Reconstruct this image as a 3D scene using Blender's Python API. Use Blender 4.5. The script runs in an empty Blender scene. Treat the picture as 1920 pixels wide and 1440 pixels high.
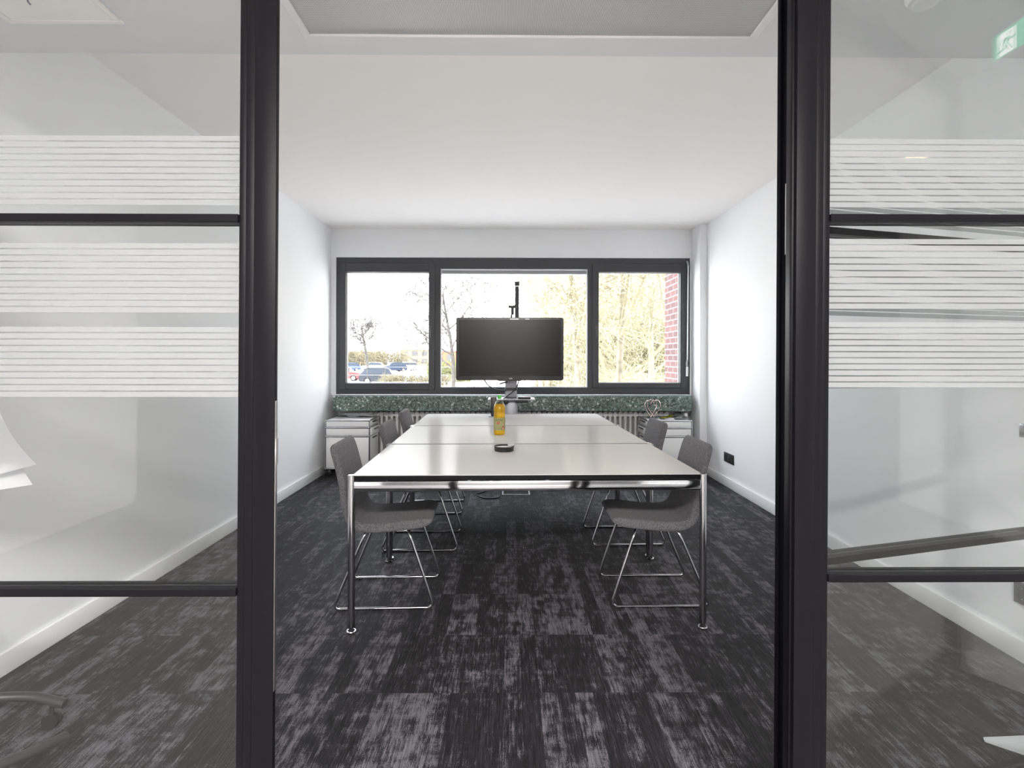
import bpy, bmesh, math, random
from mathutils import Vector, Matrix
C = bpy.context.scene.collection
PI = math.pi

# ------------------------------------------------------------------ materials
def nodes(name):
    m = bpy.data.materials.new(name); m.use_nodes = True
    nt = m.node_tree; nt.nodes.clear()
    out = nt.nodes.new('ShaderNodeOutputMaterial')
    return m, nt, out
def N(nt, typ, **kw):
    n = nt.nodes.new(typ)
    for k, v in kw.items():
        if k.startswith('i_'):
            key = k[2:]
            n.inputs[int(key) if key.isdigit() else key.replace('_', ' ')].default_value = v
        else: setattr(n, k, v)
    return n
def L(nt, a, b): nt.links.new(a, b)
def math_n(nt, op, a, b=None, c=None):
    n = nt.nodes.new('ShaderNodeMath'); n.operation = op
    for i, v in enumerate((a, b, c)):
        if v is None: continue
        if isinstance(v, (int, float)): n.inputs[i].default_value = v
        else: nt.links.new(v, n.inputs[i])
    return n.outputs[0]
def ramp(nt, fac, stops, interp='LINEAR'):
    r = nt.nodes.new('ShaderNodeValToRGB'); r.color_ramp.interpolation = interp
    e = r.color_ramp.elements
    while len(e) < len(stops): e.new(0.5)
    for k, (p, c) in enumerate(stops):
        e[k].position = p; e[k].color = (c[0], c[1], c[2], 1)
    nt.links.new(fac, r.inputs[0]); return r.outputs[0]
def mat(name, col, rough=0.6, metal=0.0, spec=0.5, var=0.0, vscale=20.0, bump=0.0, bscale=200.0, coat=0.0, sheen=0.0, trans=0.0):
    m, nt, out = nodes(name)
    p = N(nt, 'ShaderNodeBsdfPrincipled')
    p.inputs['Base Color'].default_value = (*col, 1); p.inputs['Roughness'].default_value = rough
    p.inputs['Metallic'].default_value = metal; p.inputs['Specular IOR Level'].default_value = spec
    p.inputs['Coat Weight'].default_value = coat; p.inputs['Sheen Weight'].default_value = sheen
    p.inputs['Transmission Weight'].default_value = trans
    tc = N(nt, 'ShaderNodeTexCoord')
    if var > 0:
        no = N(nt, 'ShaderNodeTexNoise'); no.inputs['Scale'].default_value = vscale; no.inputs['Detail'].default_value = 5
        L(nt, tc.outputs['Object'], no.inputs['Vector'])
        lo = tuple(c * (1 - var) for c in col); hi = tuple(min(1, c * (1 + var)) for c in col)
        L(nt, ramp(nt, no.outputs['Fac'], [(0.3, lo), (0.7, hi)]), p.inputs['Base Color'])
    if bump > 0:
        nb = N(nt, 'ShaderNodeTexNoise'); nb.inputs['Scale'].default_value = bscale; nb.inputs['Detail'].default_value = 3
        L(nt, tc.outputs['Object'], nb.inputs['Vector'])
        b = N(nt, 'ShaderNodeBump'); b.inputs['Strength'].default_value = bump; b.inputs['Distance'].default_value = 0.002
        L(nt, nb.outputs['Fac'], b.inputs['Height']); L(nt, b.outputs['Normal'], p.inputs['Normal'])
    L(nt, p.outputs[0], out.inputs[0]); return m
def emit(name, col, s):
    m, nt, out = nodes(name)
    e = N(nt, 'ShaderNodeEmission'); e.inputs[0].default_value = (*col, 1); e.inputs[1].default_value = s
    L(nt, e.outputs[0], out.inputs[0]); return m
def glass(name, tint=(0.95, 0.96, 0.96), ior=1.5, rough=0.0):
    m, nt, out = nodes(name)
    t = N(nt, 'ShaderNodeBsdfTransparent'); t.inputs[0].default_value = (*tint, 1)
    g = N(nt, 'ShaderNodeBsdfGlossy'); g.inputs['Roughness'].default_value = rough
    f = N(nt, 'ShaderNodeFresnel'); f.inputs[0].default_value = ior
    x = N(nt, 'ShaderNodeMixShader')
    # light leaving through the rear face: use the same air-to-glass curve on both faces
    ge = N(nt, 'ShaderNodeNewGeometry')
    k = math_n(nt, 'MULTIPLY_ADD', ge.outputs['Backfacing'], 1.0 / ior - ior, ior)
    L(nt, k, f.inputs[0])
    L(nt, f.outputs[0], x.inputs[0]); L(nt, t.outputs[0], x.inputs[1]); L(nt, g.outputs[0], x.inputs[2])
    L(nt, x.outputs[0], out.inputs[0]); return m
def film(name):
    m, nt, out = nodes(name)
    t = N(nt, 'ShaderNodeBsdfTransparent'); d = N(nt, 'ShaderNodeBsdfDiffuse'); r = N(nt, 'ShaderNodeBsdfTranslucent')
    d.inputs[0].default_value = (0.45, 0.465, 0.475, 1); r.inputs[0].default_value = (0.45, 0.465, 0.475, 1)
    a = N(nt, 'ShaderNodeMixShader'); a.inputs[0].default_value = 0.55
    L(nt, d.outputs[0], a.inputs[1]); L(nt, r.outputs[0], a.inputs[2])
    b = N(nt, 'ShaderNodeMixShader'); b.inputs[0].default_value = 0.66
    L(nt, t.outputs[0], b.inputs[1]); L(nt, a.outputs[0], b.inputs[2]); L(nt, b.outputs[0], out.inputs[0]); return m
def liquid(name, col, tr):
    m, nt, out = nodes(name)
    t = N(nt, 'ShaderNodeBsdfTransparent'); t.inputs[0].default_value = (*tr, 1)
    d = N(nt, 'ShaderNodeBsdfTranslucent'); d.inputs[0].default_value = (*col, 1)
    e = N(nt, 'ShaderNodeBsdfDiffuse'); e.inputs[0].default_value = (*col, 1)
    a = N(nt, 'ShaderNodeMixShader'); a.inputs[0].default_value = 0.4
    L(nt, d.outputs[0], a.inputs[1]); L(nt, e.outputs[0], a.inputs[2])
    b = N(nt, 'ShaderNodeMixShader'); b.inputs[0].default_value = 0.32
    L(nt, t.outputs[0], b.inputs[1]); L(nt, a.outputs[0], b.inputs[2]); L(nt, b.outputs[0], out.inputs[0]); return m
def laminate(name, col, rough, w):
    m, nt, out = nodes(name)
    d = N(nt, 'ShaderNodeBsdfDiffuse'); d.inputs[0].default_value = (*col, 1)
    g = N(nt, 'ShaderNodeBsdfGlossy'); g.inputs['Roughness'].default_value = rough
    x = N(nt, 'ShaderNodeMixShader'); x.inputs[0].default_value = w
    tc = N(nt, 'ShaderNodeTexCoord'); no = N(nt, 'ShaderNodeTexNoise'); no.inputs['Scale'].default_value = 3
    L(nt, tc.outputs['Object'], no.inputs['Vector'])
    L(nt, ramp(nt, no.outputs['Fac'], [(.3, tuple(c * .985 for c in col)), (.7, col)]), d.inputs[0])
    L(nt, d.outputs[0], x.inputs[1]); L(nt, g.outputs[0], x.inputs[2]); L(nt, x.outputs[0], out.inputs[0]); return m
def paper_mat():
    m, nt, out = nodes('white_paper')
    d = N(nt, 'ShaderNodeBsdfDiffuse'); d.inputs[0].default_value = (0.85, 0.85, 0.87, 1)
    r = N(nt, 'ShaderNodeBsdfTranslucent'); r.inputs[0].default_value = (0.8, 0.8, 0.82, 1)
    a = N(nt, 'ShaderNodeMixShader'); a.inputs[0].default_value = 0.3
    L(nt, d.outputs[0], a.inputs[1]); L(nt, r.outputs[0], a.inputs[2]); L(nt, a.outputs[0], out.inputs[0]); return m
def carpet():
    m, nt, out = nodes('carpet_tiles')
    p = N(nt, 'ShaderNodeBsdfPrincipled'); p.inputs['Roughness'].default_value = 0.7; p.inputs['Specular IOR Level'].default_value = 0.16; p.inputs['Sheen Weight'].default_value = 0.03; p.inputs['Sheen Roughness'].default_value = 0.45
    tc = N(nt, 'ShaderNodeTexCoord'); sx = N(nt, 'ShaderNodeSeparateXYZ'); L(nt, tc.outputs['Object'], sx.inputs[0])
    x, y = sx.outputs[0], sx.outputs[1]
    ty = math_n(nt, 'FLOOR', math_n(nt, 'DIVIDE', math_n(nt, 'ADD', y, 9.97), 0.47))
    tx = math_n(nt, 'FLOOR', math_n(nt, 'DIVIDE', math_n(nt, 'ADD', x, 10.1), 0.49))
    st = math_n(nt, 'FLOOR', math_n(nt, 'DIVIDE', math_n(nt, 'ADD', x, 10.1), 0.49 / 7))
    def cell(a, b, s):
        c = N(nt, 'ShaderNodeCombineXYZ'); L(nt, a, c.inputs[0]); L(nt, b, c.inputs[1]); c.inputs[2].default_value = s
        w = N(nt, 'ShaderNodeTexWhiteNoise', noise_dimensions='3D'); L(nt, c.outputs[0], w.inputs[0]); return w
    w1 = cell(tx, ty, 1.0); w2 = cell(st, ty, 5.0)
    off = math_n(nt, 'MULTIPLY', w1.outputs[0], 40.0)
    def noise(fx, fy, det, o=None, rough=0.6):
        c = N(nt, 'ShaderNodeCombineXYZ')
        L(nt, math_n(nt, 'MULTIPLY', x, fx), c.inputs[0]); L(nt, math_n(nt, 'MULTIPLY', y, fy), c.inputs[1])
        if o is not None: L(nt, o, c.inputs[2])
        n = N(nt, 'ShaderNodeTexNoise'); n.inputs['Scale'].default_value = 1; n.inputs['Detail'].default_value = det
        n.inputs['Roughness'].default_value = rough; L(nt, c.outputs[0], n.inputs['Vector']); return n.outputs['Fac']
    blot = noise(24, 11, 5, off, 0.65)          # soft worn patches
    fine = noise(95, 9, 4, off, 0.75)    # long thin streaks
    tuft = noise(260, 160, 2)
    blot2 = noise(5, 22, 3, off)         # worn cross dashes
    v = math_n(nt, 'ADD', math_n(nt, 'MULTIPLY', blot, 0.95), math_n(nt, 'MULTIPLY', fine, 0.75))
    v = math_n(nt, 'ADD', v, math_n(nt, 'MULTIPLY', blot2, 0.45))
    v = math_n(nt, 'ADD', v, math_n(nt, 'MULTIPLY', w2.outputs[0], 0.25))
    v = math_n(nt, 'ADD', v, math_n(nt, 'MULTIPLY', w1.outputs[0], 0.08))
    v = math_n(nt, 'ADD', v, math_n(nt, 'MULTIPLY', math_n(nt, 'SUBTRACT', tuft, 0.5), 0.55))
    mr = N(nt, 'ShaderNodeMapRange', interpolation_type='SMOOTHSTEP'); L(nt, v, mr.inputs[0])
    mr.inputs[1].default_value = 1.13; mr.inputs[2].default_value = 1.52
    k = math_n(nt, 'MULTIPLY_ADD', noise(420, 300, 1), 0.5, 0.0)
    streak = noise(230, 8, 3, off, 0.75)
    val = math_n(nt, 'ADD', math_n(nt, 'MULTIPLY', mr.outputs[0], 0.62), math_n(nt, 'MULTIPLY', math_n(nt, 'SUBTRACT', k, 0.20), 0.8))
    val = math_n(nt, 'ADD', val, math_n(nt, 'MULTIPLY', math_n(nt, 'SUBTRACT', streak, 0.45), 1.5))
    col = ramp(nt, val, [(0.0, (0.006, 0.0056, 0.0068)), (0.30, (0.019, 0.018, 0.0212)), (0.75, (0.102, 0.097, 0.110)), (1.0, (0.15, 0.143, 0.16))])
    L(nt, col, p.inputs['Base Color'])
    b = N(nt, 'ShaderNodeBump'); b.inputs['Strength'].default_value = 0.25; b.inputs['Distance'].default_value = 0.003
    L(nt, tuft, b.inputs['Height']); L(nt, b.outputs[0], p.inputs['Normal'])
    L(nt, p.outputs[0], out.inputs[0]); return m
def terrazzo():
    m, nt, out = nodes('green_terrazzo')
    p = N(nt, 'ShaderNodeBsdfPrincipled'); p.inputs['Roughness'].default_value = 0.35
    tc = N(nt, 'ShaderNodeTexCoord')
    def vor(s):
        v = N(nt, 'ShaderNodeTexVoronoi'); v.inputs['Scale'].default_value = s; L(nt, tc.outputs['Object'], v.inputs['Vector']); return v
    a = vor(55); b = vor(125)
    s1 = N(nt, 'ShaderNodeSeparateColor'); L(nt, a.outputs['Color'], s1.inputs[0])
    s2 = N(nt, 'ShaderNodeSeparateColor'); L(nt, b.outputs['Color'], s2.inputs[0])
    c1 = ramp(nt, s1.outputs[0], [(0, (0.012, 0.018, 0.016)), (0.2, (0.075, 0.105, 0.09)), (0.5, (0.125, 0.17, 0.145)), (0.75, (0.20, 0.26, 0.225)), (0.9, (0.33, 0.39, 0.35)), (0.955, (0.8, 0.82, 0.8))], 'CONSTANT')
    c2 = ramp(nt, s2.outputs[0], [(0, (0.02, 0.035, 0.03)), (0.3, (0.09, 0.14, 0.12)), (0.7, (0.16, 0.23, 0.2)), (0.93, (0.6, 0.65, 0.6))], 'CONSTANT')
    mx = N(nt, 'ShaderNodeMix', data_type='RGBA'); mx.inputs[0].default_value = 0.45
    L(nt, c1, mx.inputs[6]); L(nt, c2, mx.inputs[7]); L(nt, mx.outputs[2], p.inputs['Base Color'])
    L(nt, p.outputs[0], out.inputs[0]); return m
def brick():
    m, nt, out = nodes('red_brick')
    p = N(nt, 'ShaderNodeBsdfPrincipled'); p.inputs['Roughness'].default_value = 0.9
    tc = N(nt, 'ShaderNodeTexCoord'); sx = N(nt, 'ShaderNodeSeparateXYZ'); L(nt, tc.outputs['Object'], sx.inputs[0])
    c = N(nt, 'ShaderNodeCombineXYZ'); L(nt, math_n(nt, 'ADD', sx.outputs[0], sx.outputs[1]), c.inputs[0]); L(nt, sx.outputs[2], c.inputs[1])
    b = N(nt, 'ShaderNodeTexBrick'); b.inputs['Scale'].default_value = 1
    b.inputs['Brick Width'].default_value = 0.24; b.inputs['Row Height'].default_value = 0.075; b.inputs['Mortar Size'].default_value = 0.007
    b.inputs['Color1'].default_value = (0.16, 0.065, 0.06, 1); b.inputs['Color2'].default_value = (0.10, 0.045, 0.045, 1)
    b.inputs['Mortar'].default_value = (0.3, 0.27, 0.26, 1)
    L(nt, c.outputs[0], b.inputs['Vector']); L(nt, b.outputs['Color'], p.inputs['Base Color']); L(nt, p.outputs[0], out.inputs[0]); return m
def perforated():
    m, nt, out = nodes('perforated_metal')
    p = N(nt, 'ShaderNodeBsdfPrincipled'); p.inputs['Roughness'].default_value = 0.5; p.inputs['Metallic'].default_value = 0.3
    tc = N(nt, 'ShaderNodeTexCoord'); sx = N(nt, 'ShaderNodeSeparateXYZ'); L(nt, tc.outputs['Object'], sx.inputs[0])
    P = 0.0105
    def wave(c): return math_n(nt, 'COSINE', math_n(nt, 'MULTIPLY', c, 2 * PI / P))
    v = math_n(nt, 'MULTIPLY', wave(math_n(nt, 'ADD', sx.outputs[0], sx.outputs[1])), wave(math_n(nt, 'SUBTRACT', sx.outputs[0], sx.outputs[1])))
    L(nt, ramp(nt, v, [(0.30, (0.62, 0.62, 0.63)), (0.45, (0.16, 0.16, 0.17))]), p.inputs['Base Color'])
    L(nt, p.outputs[0], out.inputs[0]); return m

M = {}
M['wall'] = mat('white_wall_paint', (0.88, 0.885, 0.9), 0.9, spec=0.2, bump=0.06, bscale=350)
M['ceil'] = mat('white_ceiling_paint', (0.93, 0.905, 0.885), 0.95, spec=0.15, bump=0.05, bscale=300)
M['soffit'] = mat('pale_grey_ceiling_board', (0.78, 0.78, 0.8), 0.9, spec=0.2)
M['skirt'] = mat('white_lacquer_skirting', (0.84, 0.84, 0.84), 0.35)
M['carpet'] = carpet()
M['terrazzo'] = terrazzo()
M['greywall'] = mat('grey_wall_paint', (.22, .22, .225), .85)
M['bounce_floor'] = mat('pale_corridor_floor', (0.29, 0.283, 0.275), 0.5, var=.06, vscale=3)  # unseen floor, kept pale to bounce light up to the ceilings
M['brick'] = brick()
M['perf'] = perforated()
M['steel_black'] = mat('black_powder_coated_steel', (0.0030, 0.0028, 0.0042), 0.4, spec=0.11, var=0.12, vscale=300, bump=0.05, bscale=900)
M['seal'] = mat('black_rubber', (0.008, 0.008, 0.009), 0.6)
M['anthracite'] = mat('anthracite_window_frame', (0.05, 0.05, 0.056), 0.4)
M['bead'] = mat('light_glazing_spacer', (0.7, 0.7, 0.72), 0.35, metal=0.4)
M['glass'] = glass('clear_partition_glass', (0.93, 0.94, 0.94), 1.34)
M['wglass'] = glass('clear_window_glass', (0.97, 0.975, 0.97))
M['film'] = film('frosted_film')
M['chrome'] = mat('polished_chrome', (0.52, 0.52, 0.54), 0.07, metal=1.0)
M['chrome_d'] = mat('dark_chrome_tube', (0.48, 0.48, 0.5), 0.12, metal=1.0)
M['steel'] = mat('brushed_steel', (0.55, 0.54, 0.53), 0.3, metal=1.0)
M['top'] = laminate('white_laminate_tabletop', (.56, .55, .532), .17, .09)
M['edge'] = mat('black_table_edge', (0.006, 0.006, 0.007), 0.5, spec=.1)
M['fabric'] = mat('grey_woven_fabric', (0.125, 0.122, 0.13), 0.95, spec=0.1, var=0.45, vscale=160, bump=0.6, bscale=420, sheen=0.12)
M['cab'] = mat('white_lacquered_sheet_steel', (0.82, 0.82, 0.81), 0.35)
M['inside'] = mat('dark_cabinet_interior', (0.03, 0.03, 0.032), 0.6)
M['rad'] = mat('white_radiator_enamel', (0.86, 0.85, 0.84), 0.4)
M['tvb'] = mat('black_gloss_plastic', (0.012, 0.012, 0.014), 0.2, spec=0.5)
M['screen'] = mat('switched_off_screen', (0.012, 0.0115, 0.012), 0.2, spec=0.3)
M['blackp'] = mat('black_plastic', (0.015, 0.015, 0.016), 0.4)
M['greyp'] = mat('grey_aluminium', (0.21, 0.22, 0.24), 0.35, metal=0.6)
M['silver'] = mat('pale_silver_plastic', (0.36, 0.36, 0.38), 0.4)
M['white'] = mat('white_plastic', (0.85, 0.85, 0.85), 0.35)
M['green'] = mat('green_cap_plastic', (0.06, 0.42, 0.05), 0.35)
M['pet'] = glass('clear_bottle_plastic', (0.95, 0.95, 0.95), 1.6, .05)
M['juice'] = liquid('amber_juice', (1.0, 0.62, 0.02), (1.0, 0.90, 0.20))
M['label'] = mat('beige_green_label', (0.55, 0.54, 0.29), 0.6)
M['ink'] = mat('dark_print', (0.06, 0.05, 0.03), 0.7)
M['red'] = mat('dark_red_print', (0.38, 0.06, 0.03), 0.6)
M['paper'] = paper_mat()
M['yellow'] = mat('yellow_paper', (0.80, 0.78, 0.05), 0.7)
M['greypaper'] = mat('grey_printed_paper', (0.4, 0.4, 0.42), 0.7)
M['copper'] = mat('rosy_wire', (0.62, 0.50, 0.48), 0.25, metal=1.0)
M['flipmetal'] = mat('charcoal_coated_steel', (0.028, 0.0275, 0.03), 0.38)
M['signframe'] = mat('sign_aluminium', (0.85, 0.85, 0.87), 0.3, metal=0.5)
M['sgreen'] = emit('lit_green_sign', (0.04, 0.55, 0.26), 4.0)
M['swhite'] = emit('lit_white_sign', (1, 1, 0.97), 5.0)
M['lampglow'] = emit('warm_lamp_glow', (1, 0.72, 0.42), 14)
M['ground'] = mat('pale_gravel_ground', (0.68, 0.665, 0.635), 0.95, var=0.25, vscale=0.4)
M['grass'] = mat('winter_grass', (0.12, 0.13, 0.05), 0.95, var=0.4, vscale=0.8)
M['path'] = mat('pale_paving', (0.62, 0.61, 0.59), 0.9)
M['bark1'] = mat('tan_bark', (0.24, 0.22, 0.165), 0.95, var=0.35, vscale=6)
M['bark2'] = mat('grey_bark', (0.045, 0.041, 0.037), 0.95, var=0.35, vscale=5)
M['twig'] = mat('yellow_twigs', (0.27, 0.25, 0.165), 0.95)
M['hedge'] = mat('dry_hedge_twigs', (0.11, 0.097, 0.06), 0.95, var=0.3, vscale=3)
M['tire'] = mat('tyre_rubber', (0.012, 0.012, 0.013), 0.8, spec=.05)
M['carglass'] = mat('car_window_tint', (0.02, 0.026, 0.036), 0.35, spec=0.12)
M['fac1'] = mat('orange_facade', (0.16, 0.055, 0.026), 0.9)
M['fac2'] = mat('tan_brick_facade', (0.14, 0.092, 0.06), 0.9, var=0.2, vscale=1)
M['facw'] = mat('facade_window_dark', (0.035, 0.035, 0.04), 0.3)

# ------------------------------------------------------------------ mesh helpers
def bx(bm, x0, x1, y0, y1, z0, z1, bev=0.0, seg=2):
    g = bmesh.ops.create_cube(bm, size=1)['verts']
    for v in g:
        v.co = Vector((x0 + (v.co.x + .5) * (x1 - x0), y0 + (v.co.y + .5) * (y1 - y0), z0 + (v.co.z + .5) * (z1 - z0)))
    if bev > 0:
        es = list({e for v in g for e in v.link_edges})
        r = bmesh.ops.bevel(bm, geom=es, offset=bev, segments=seg, profile=.5, affect='EDGES')
        return r['verts']
    return g
def smooth_path(pts, r, n=5):
    """round the corners of a polyline with radius-like distance r"""
    pts = [Vector(p) for p in pts]; out = [pts[0]]
    for i in range(1, len(pts) - 1):
        a, b, c = pts[i - 1], pts[i], pts[i + 1]
        d1 = min(r, (a - b).length * .49); d2 = min(r, (c - b).length * .49)
        p, q = b + (a - b).normalized() * d1, b + (c - b).normalized() * d2
        for k in range(n + 1):
            t = k / n; out.append(p * (1 - t) ** 2 + b * 2 * t * (1 - t) + q * t * t)
    out.append(pts[-1]); return out
def tube(bm, pts, rad, n=8, closed=False, cap=True):
    pts = [Vector(p) for p in pts]; m = len(pts); rings = []
    rads = rad if isinstance(rad, (list, tuple)) else [rad] * m
    prev = None
    for i, p in enumerate(pts):
        if closed: t = pts[(i + 1) % m] - pts[i - 1]
        else: t = pts[min(i + 1, m - 1)] - pts[max(i - 1, 0)]
        if t.length < 1e-9: t = Vector((0, 0, 1))
        t.normalize()
        if prev is None:
            u = t.orthogonal().normalized()
        else:
            u = prev - t * prev.dot(t)
            u = u.normalized() if u.length > 1e-6 else t.orthogonal().normalized()
        prev = u; w = t.cross(u)
        rings.append([bm.verts.new(p + (u * math.cos(2 * PI * k / n) + w * math.sin(2 * PI * k / n)) * rads[i]) for k in range(n)])
    R = m if closed else m - 1
    for i in range(R):
        a, b = rings[i], rings[(i + 1) % m]
        for k in range(n):
            bm.faces.new((a[k], a[(k + 1) % n], b[(k + 1) % n], b[k]))
    if cap and not closed:
        bm.faces.new(rings[0][::-1]); bm.faces.new(rings[-1])
def lathe(bm, prof, cx=0, cy=0, n=32, axis='z'):
    rings = []
    def pt(r, h, a):
        u, v = r * math.cos(a), r * math.sin(a)
        return (cx + u, cy + v, h) if axis == 'z' else ((cx + u, h, cy + v) if axis == 'y' else (h, cx + u, cy + v))
    for r, h in prof:
        if r < 1e-6: rings.append([bm.verts.new(pt(0, h, 0))])
        else: rings.append([bm.verts.new(pt(r, h, 2 * PI * k / n)) for k in range(n)])
    for a, b in zip(rings, rings[1:]):
        for k in range(n):
            k2 = (k + 1) % n
            if len(a) == 1 and len(b) == 1: continue
            if len(a) == 1: bm.faces.new((a[0], b[k2], b[k]))
            elif len(b) == 1: bm.faces.new((a[k], a[k2], b[0]))
            else: bm.faces.new((a[k], a[k2], b[k2], b[k]))
def prism(bm, poly, a0, a1, axis='y'):
    """extrude a 2-D polygon; axis y: poly is (x,z); axis x: (y,z); axis z: (x,y)"""
    def P(p, a): return {'y': (p[0], a, p[1]), 'x': (a, p[0], p[1]), 'z': (p[0], p[1], a)}[axis]
    A = [bm.verts.new(P(p, a0)) for p in poly]; B = [bm.verts.new(P(p, a1)) for p in poly]
    n = len(poly); fs = [bm.faces.new(A), bm.faces.new(B[::-1])]
    for i in range(n): fs.append(bm.faces.new((A[i], B[i], B[(i + 1) % n], A[(i + 1) % n])))
    return A + B
def sweep_rr(bm, line, widths, ths, r=0.016, ncorner=4, caps=(True, True)):
    """sweep a rounded-rectangle (width along local y, thickness in the x-z plane) along a centre line of (x,z)"""
    m = len(line); rings = []
    def ring(c, nrm, w, t):
        rr = min(r, w * .49, t * .49); vs = []
        for sx_, sy_, a0 in ((1, 1, 0), (-1, 1, PI / 2), (-1, -1, PI), (1, -1, 3 * PI / 2)):
            for k in range(ncorner + 1):
                a = a0 + (PI / 2) * k / ncorner
                yy = sx_ * (w / 2 - rr) + rr * math.cos(a); tt = sy_ * (t / 2 - rr) + rr * math.sin(a)
                vs.append(bm.verts.new((c[0] + nrm[0] * tt, yy, c[1] + nrm[1] * tt)))
        return vs
    fr = []
    for i in range(m):
        a = line[max(i - 1, 0)]; b = line[min(i + 1, m - 1)]
        dx, dz = b[0] - a[0], b[1] - a[1]; l = math.hypot(dx, dz); fr.append((dx / l, dz / l))
    if caps[0]:
        t0 = fr[0]
        for s, k in ((0.25, 1.0), (0.7, 0.7), (0.92, 0.3)) [::-1]:
            c = (line[0][0] - t0[0] * ths[0] * .5 * (1 - k), line[0][1] - t0[1] * ths[0] * .5 * (1 - k))
        rings.append(ring((line[0][0] - t0[0] * r * .95, line[0][1] - t0[1] * r * .95), (-t0[1], t0[0]), widths[0] - 2.4 * r, max(ths[0] - 1.6 * r, .004)))
        rings.append(ring((line[0][0] - t0[0] * r * .6, line[0][1] - t0[1] * r * .6), (-t0[1], t0[0]), widths[0] - .9 * r, max(ths[0] - .7 * r, .006)))
    for i in range(m): rings.append(ring(line[i], (-fr[i][1], fr[i][0]), widths[i], ths[i]))
    if caps[1]:
        t0 = fr[-1]
        rings.append(ring((line[-1][0] + t0[0] * r * .6, line[-1][1] + t0[1] * r * .6), (-t0[1], t0[0]), widths[-1] - .9 * r, max(ths[-1] - .7 * r, .006)))
        rings.append(ring((line[-1][0] + t0[0] * r * .95, line[-1][1] + t0[1] * r * .95), (-t0[1], t0[0]), widths[-1] - 2.4 * r, max(ths[-1] - 1.6 * r, .004)))
    n = len(rings[0])
    for a, b in zip(rings, rings[1:]):
        for k in range(n): bm.faces.new((a[k], a[(k + 1) % n], b[(k + 1) % n], b[k]))
    bm.faces.new(rings[0][::-1]); bm.faces.new(rings[-1])
def catmull(pts, n=6):
    P = [Vector(p) for p in pts]; P = [P[0] * 2 - P[1]] + P + [P[-1] * 2 - P[-2]]; out = []
    for i in range(1, len(P) - 2):
        for k in range(n):
            t = k / n; a, b, c, d = P[i - 1], P[i], P[i + 1], P[i + 2]
            out.append(.5 * ((2 * b) + (c - a) * t + (2 * a - 5 * b + 4 * c - d) * t * t + (3 * b - a - 3 * c + d) * t ** 3))
    out.append(P[-2]); return out

def obj(name, bm, material, parent=None, smooth=True, ang=40):
    bmesh.ops.recalc_face_normals(bm, faces=bm.faces[:])
    me = bpy.data.meshes.new(name); bm.to_mesh(me); bm.free()
    me.materials.append(material)
    if smooth:
        me.polygons.foreach_set('use_smooth', [True] * len(me.polygons)); me.set_sharp_from_angle(angle=math.radians(ang))
    o = bpy.data.objects.new(name, me); C.objects.link(o)
    if parent: o.parent = parent
    return o
def tag(o, label, cat, group=None, kind=None):
    if label: o['label'] = label
    if cat: o['category'] = cat
    if group: o['group'] = group
    if kind: o['kind'] = kind
    return o
def thing(name, label, cat, loc=(0, 0, 0), rotz=0, group=None):
    o = bpy.data.objects.new(name, None); C.objects.link(o); o.empty_display_size = .05
    o.location = loc; o.rotation_euler = (0, 0, rotz); return tag(o, label, cat, group)
def struct(name, bm, m, smooth=False):
    o = obj(name, bm, m, None, smooth); o['kind'] = 'structure'; return o
def sroot(name):
    o = bpy.data.objects.new(name, None); C.objects.link(o); o['kind'] = 'structure'; return o
def dup(root, loc, rotz, label=None, group=None):
    r = root.copy(); C.objects.link(r); r.location = loc; r.rotation_euler = (0, 0, rotz)
    if label: r['label'] = label
    if group: r['group'] = group
    for ch in list(root.children):
        c = ch.copy(); C.objects.link(c); c.parent = r
        for g in list(ch.children):
            d = g.copy(); C.objects.link(d); d.parent = c
    return r
B = bmesh.new
def box(name, a, material, parent=None, bev=0.0, seg=2, smooth=True):
    bm = B(); bx(bm, *a, bev, seg); return obj(name, bm, material, parent, smooth)
def text_mesh(name, s, size, material, parent, loc, rot, depth=0.0006):
    cu = bpy.data.curves.new(name, 'FONT'); cu.body = s; cu.size = size; cu.extrude = depth; cu.align_x = 'CENTER'; cu.align_y = 'CENTER'
    t = bpy.data.objects.new(name + '_tmp', cu); C.objects.link(t)
    bpy.context.view_layer.update()
    me = bpy.data.meshes.new_from_object(t.evaluated_get(bpy.context.evaluated_depsgraph_get()))
    bpy.data.objects.remove(t); bpy.data.curves.remove(cu)
    me.name = name; me.materials.clear(); me.materials.append(material)
    o = bpy.data.objects.new(name, me); C.objects.link(o); o.parent = parent; o.location = loc; o.rotation_euler = rot; return o

# ------------------------------------------------------------------ room shell
XL, XR, ZC, YB = -2.10, 2.234, 2.83, 6.80        # room: left/right wall, ceiling, window plane
YP = 1.30                                         # front face of the glass partition
ZH = 2.74                                         # corridor ceiling
HX0, HX1, HY = -3.4, 3.6, -2.6                    # corridor extents
bm = B(); bx(bm, HX0 - .2, HX1 + .2, YP + .026, 7.06, -.12, 0); struct('floor', bm, M['carpet'])
bm = B(); bx(bm, HX0 - .2, HX1 + .2, HY - .2, YP + .026, -.12, 0); struct('floor.001', bm, M['bounce_floor'])
bm = B(); bx(bm, XL - .3, XR + .3, 2.238, 7.06, ZC, ZC + .15); struct('ceiling', bm, M['ceil'])
bm = B(); bx(bm, XL - .001, XR + .001, YP + .052, 2.238, 2.50, ZC); struct('ceiling.001', bm, M['soffit'])
bm = B(); bx(bm, HX0 - .2, HX1 + .2, HY - .2, YP, ZH, ZH + .15); struct('ceiling.002', bm, M['ceil'])
bm = B(); bx(bm, XL - .18, XL, YP + .05, 7.06, 0, ZC); struct('wall_left', bm, M['wall'])
bm = B(); bx(bm, XR, XR + .18, YP + .05, 7.06, 0, ZC); struct('wall_right', bm, M['wall'])
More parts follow.
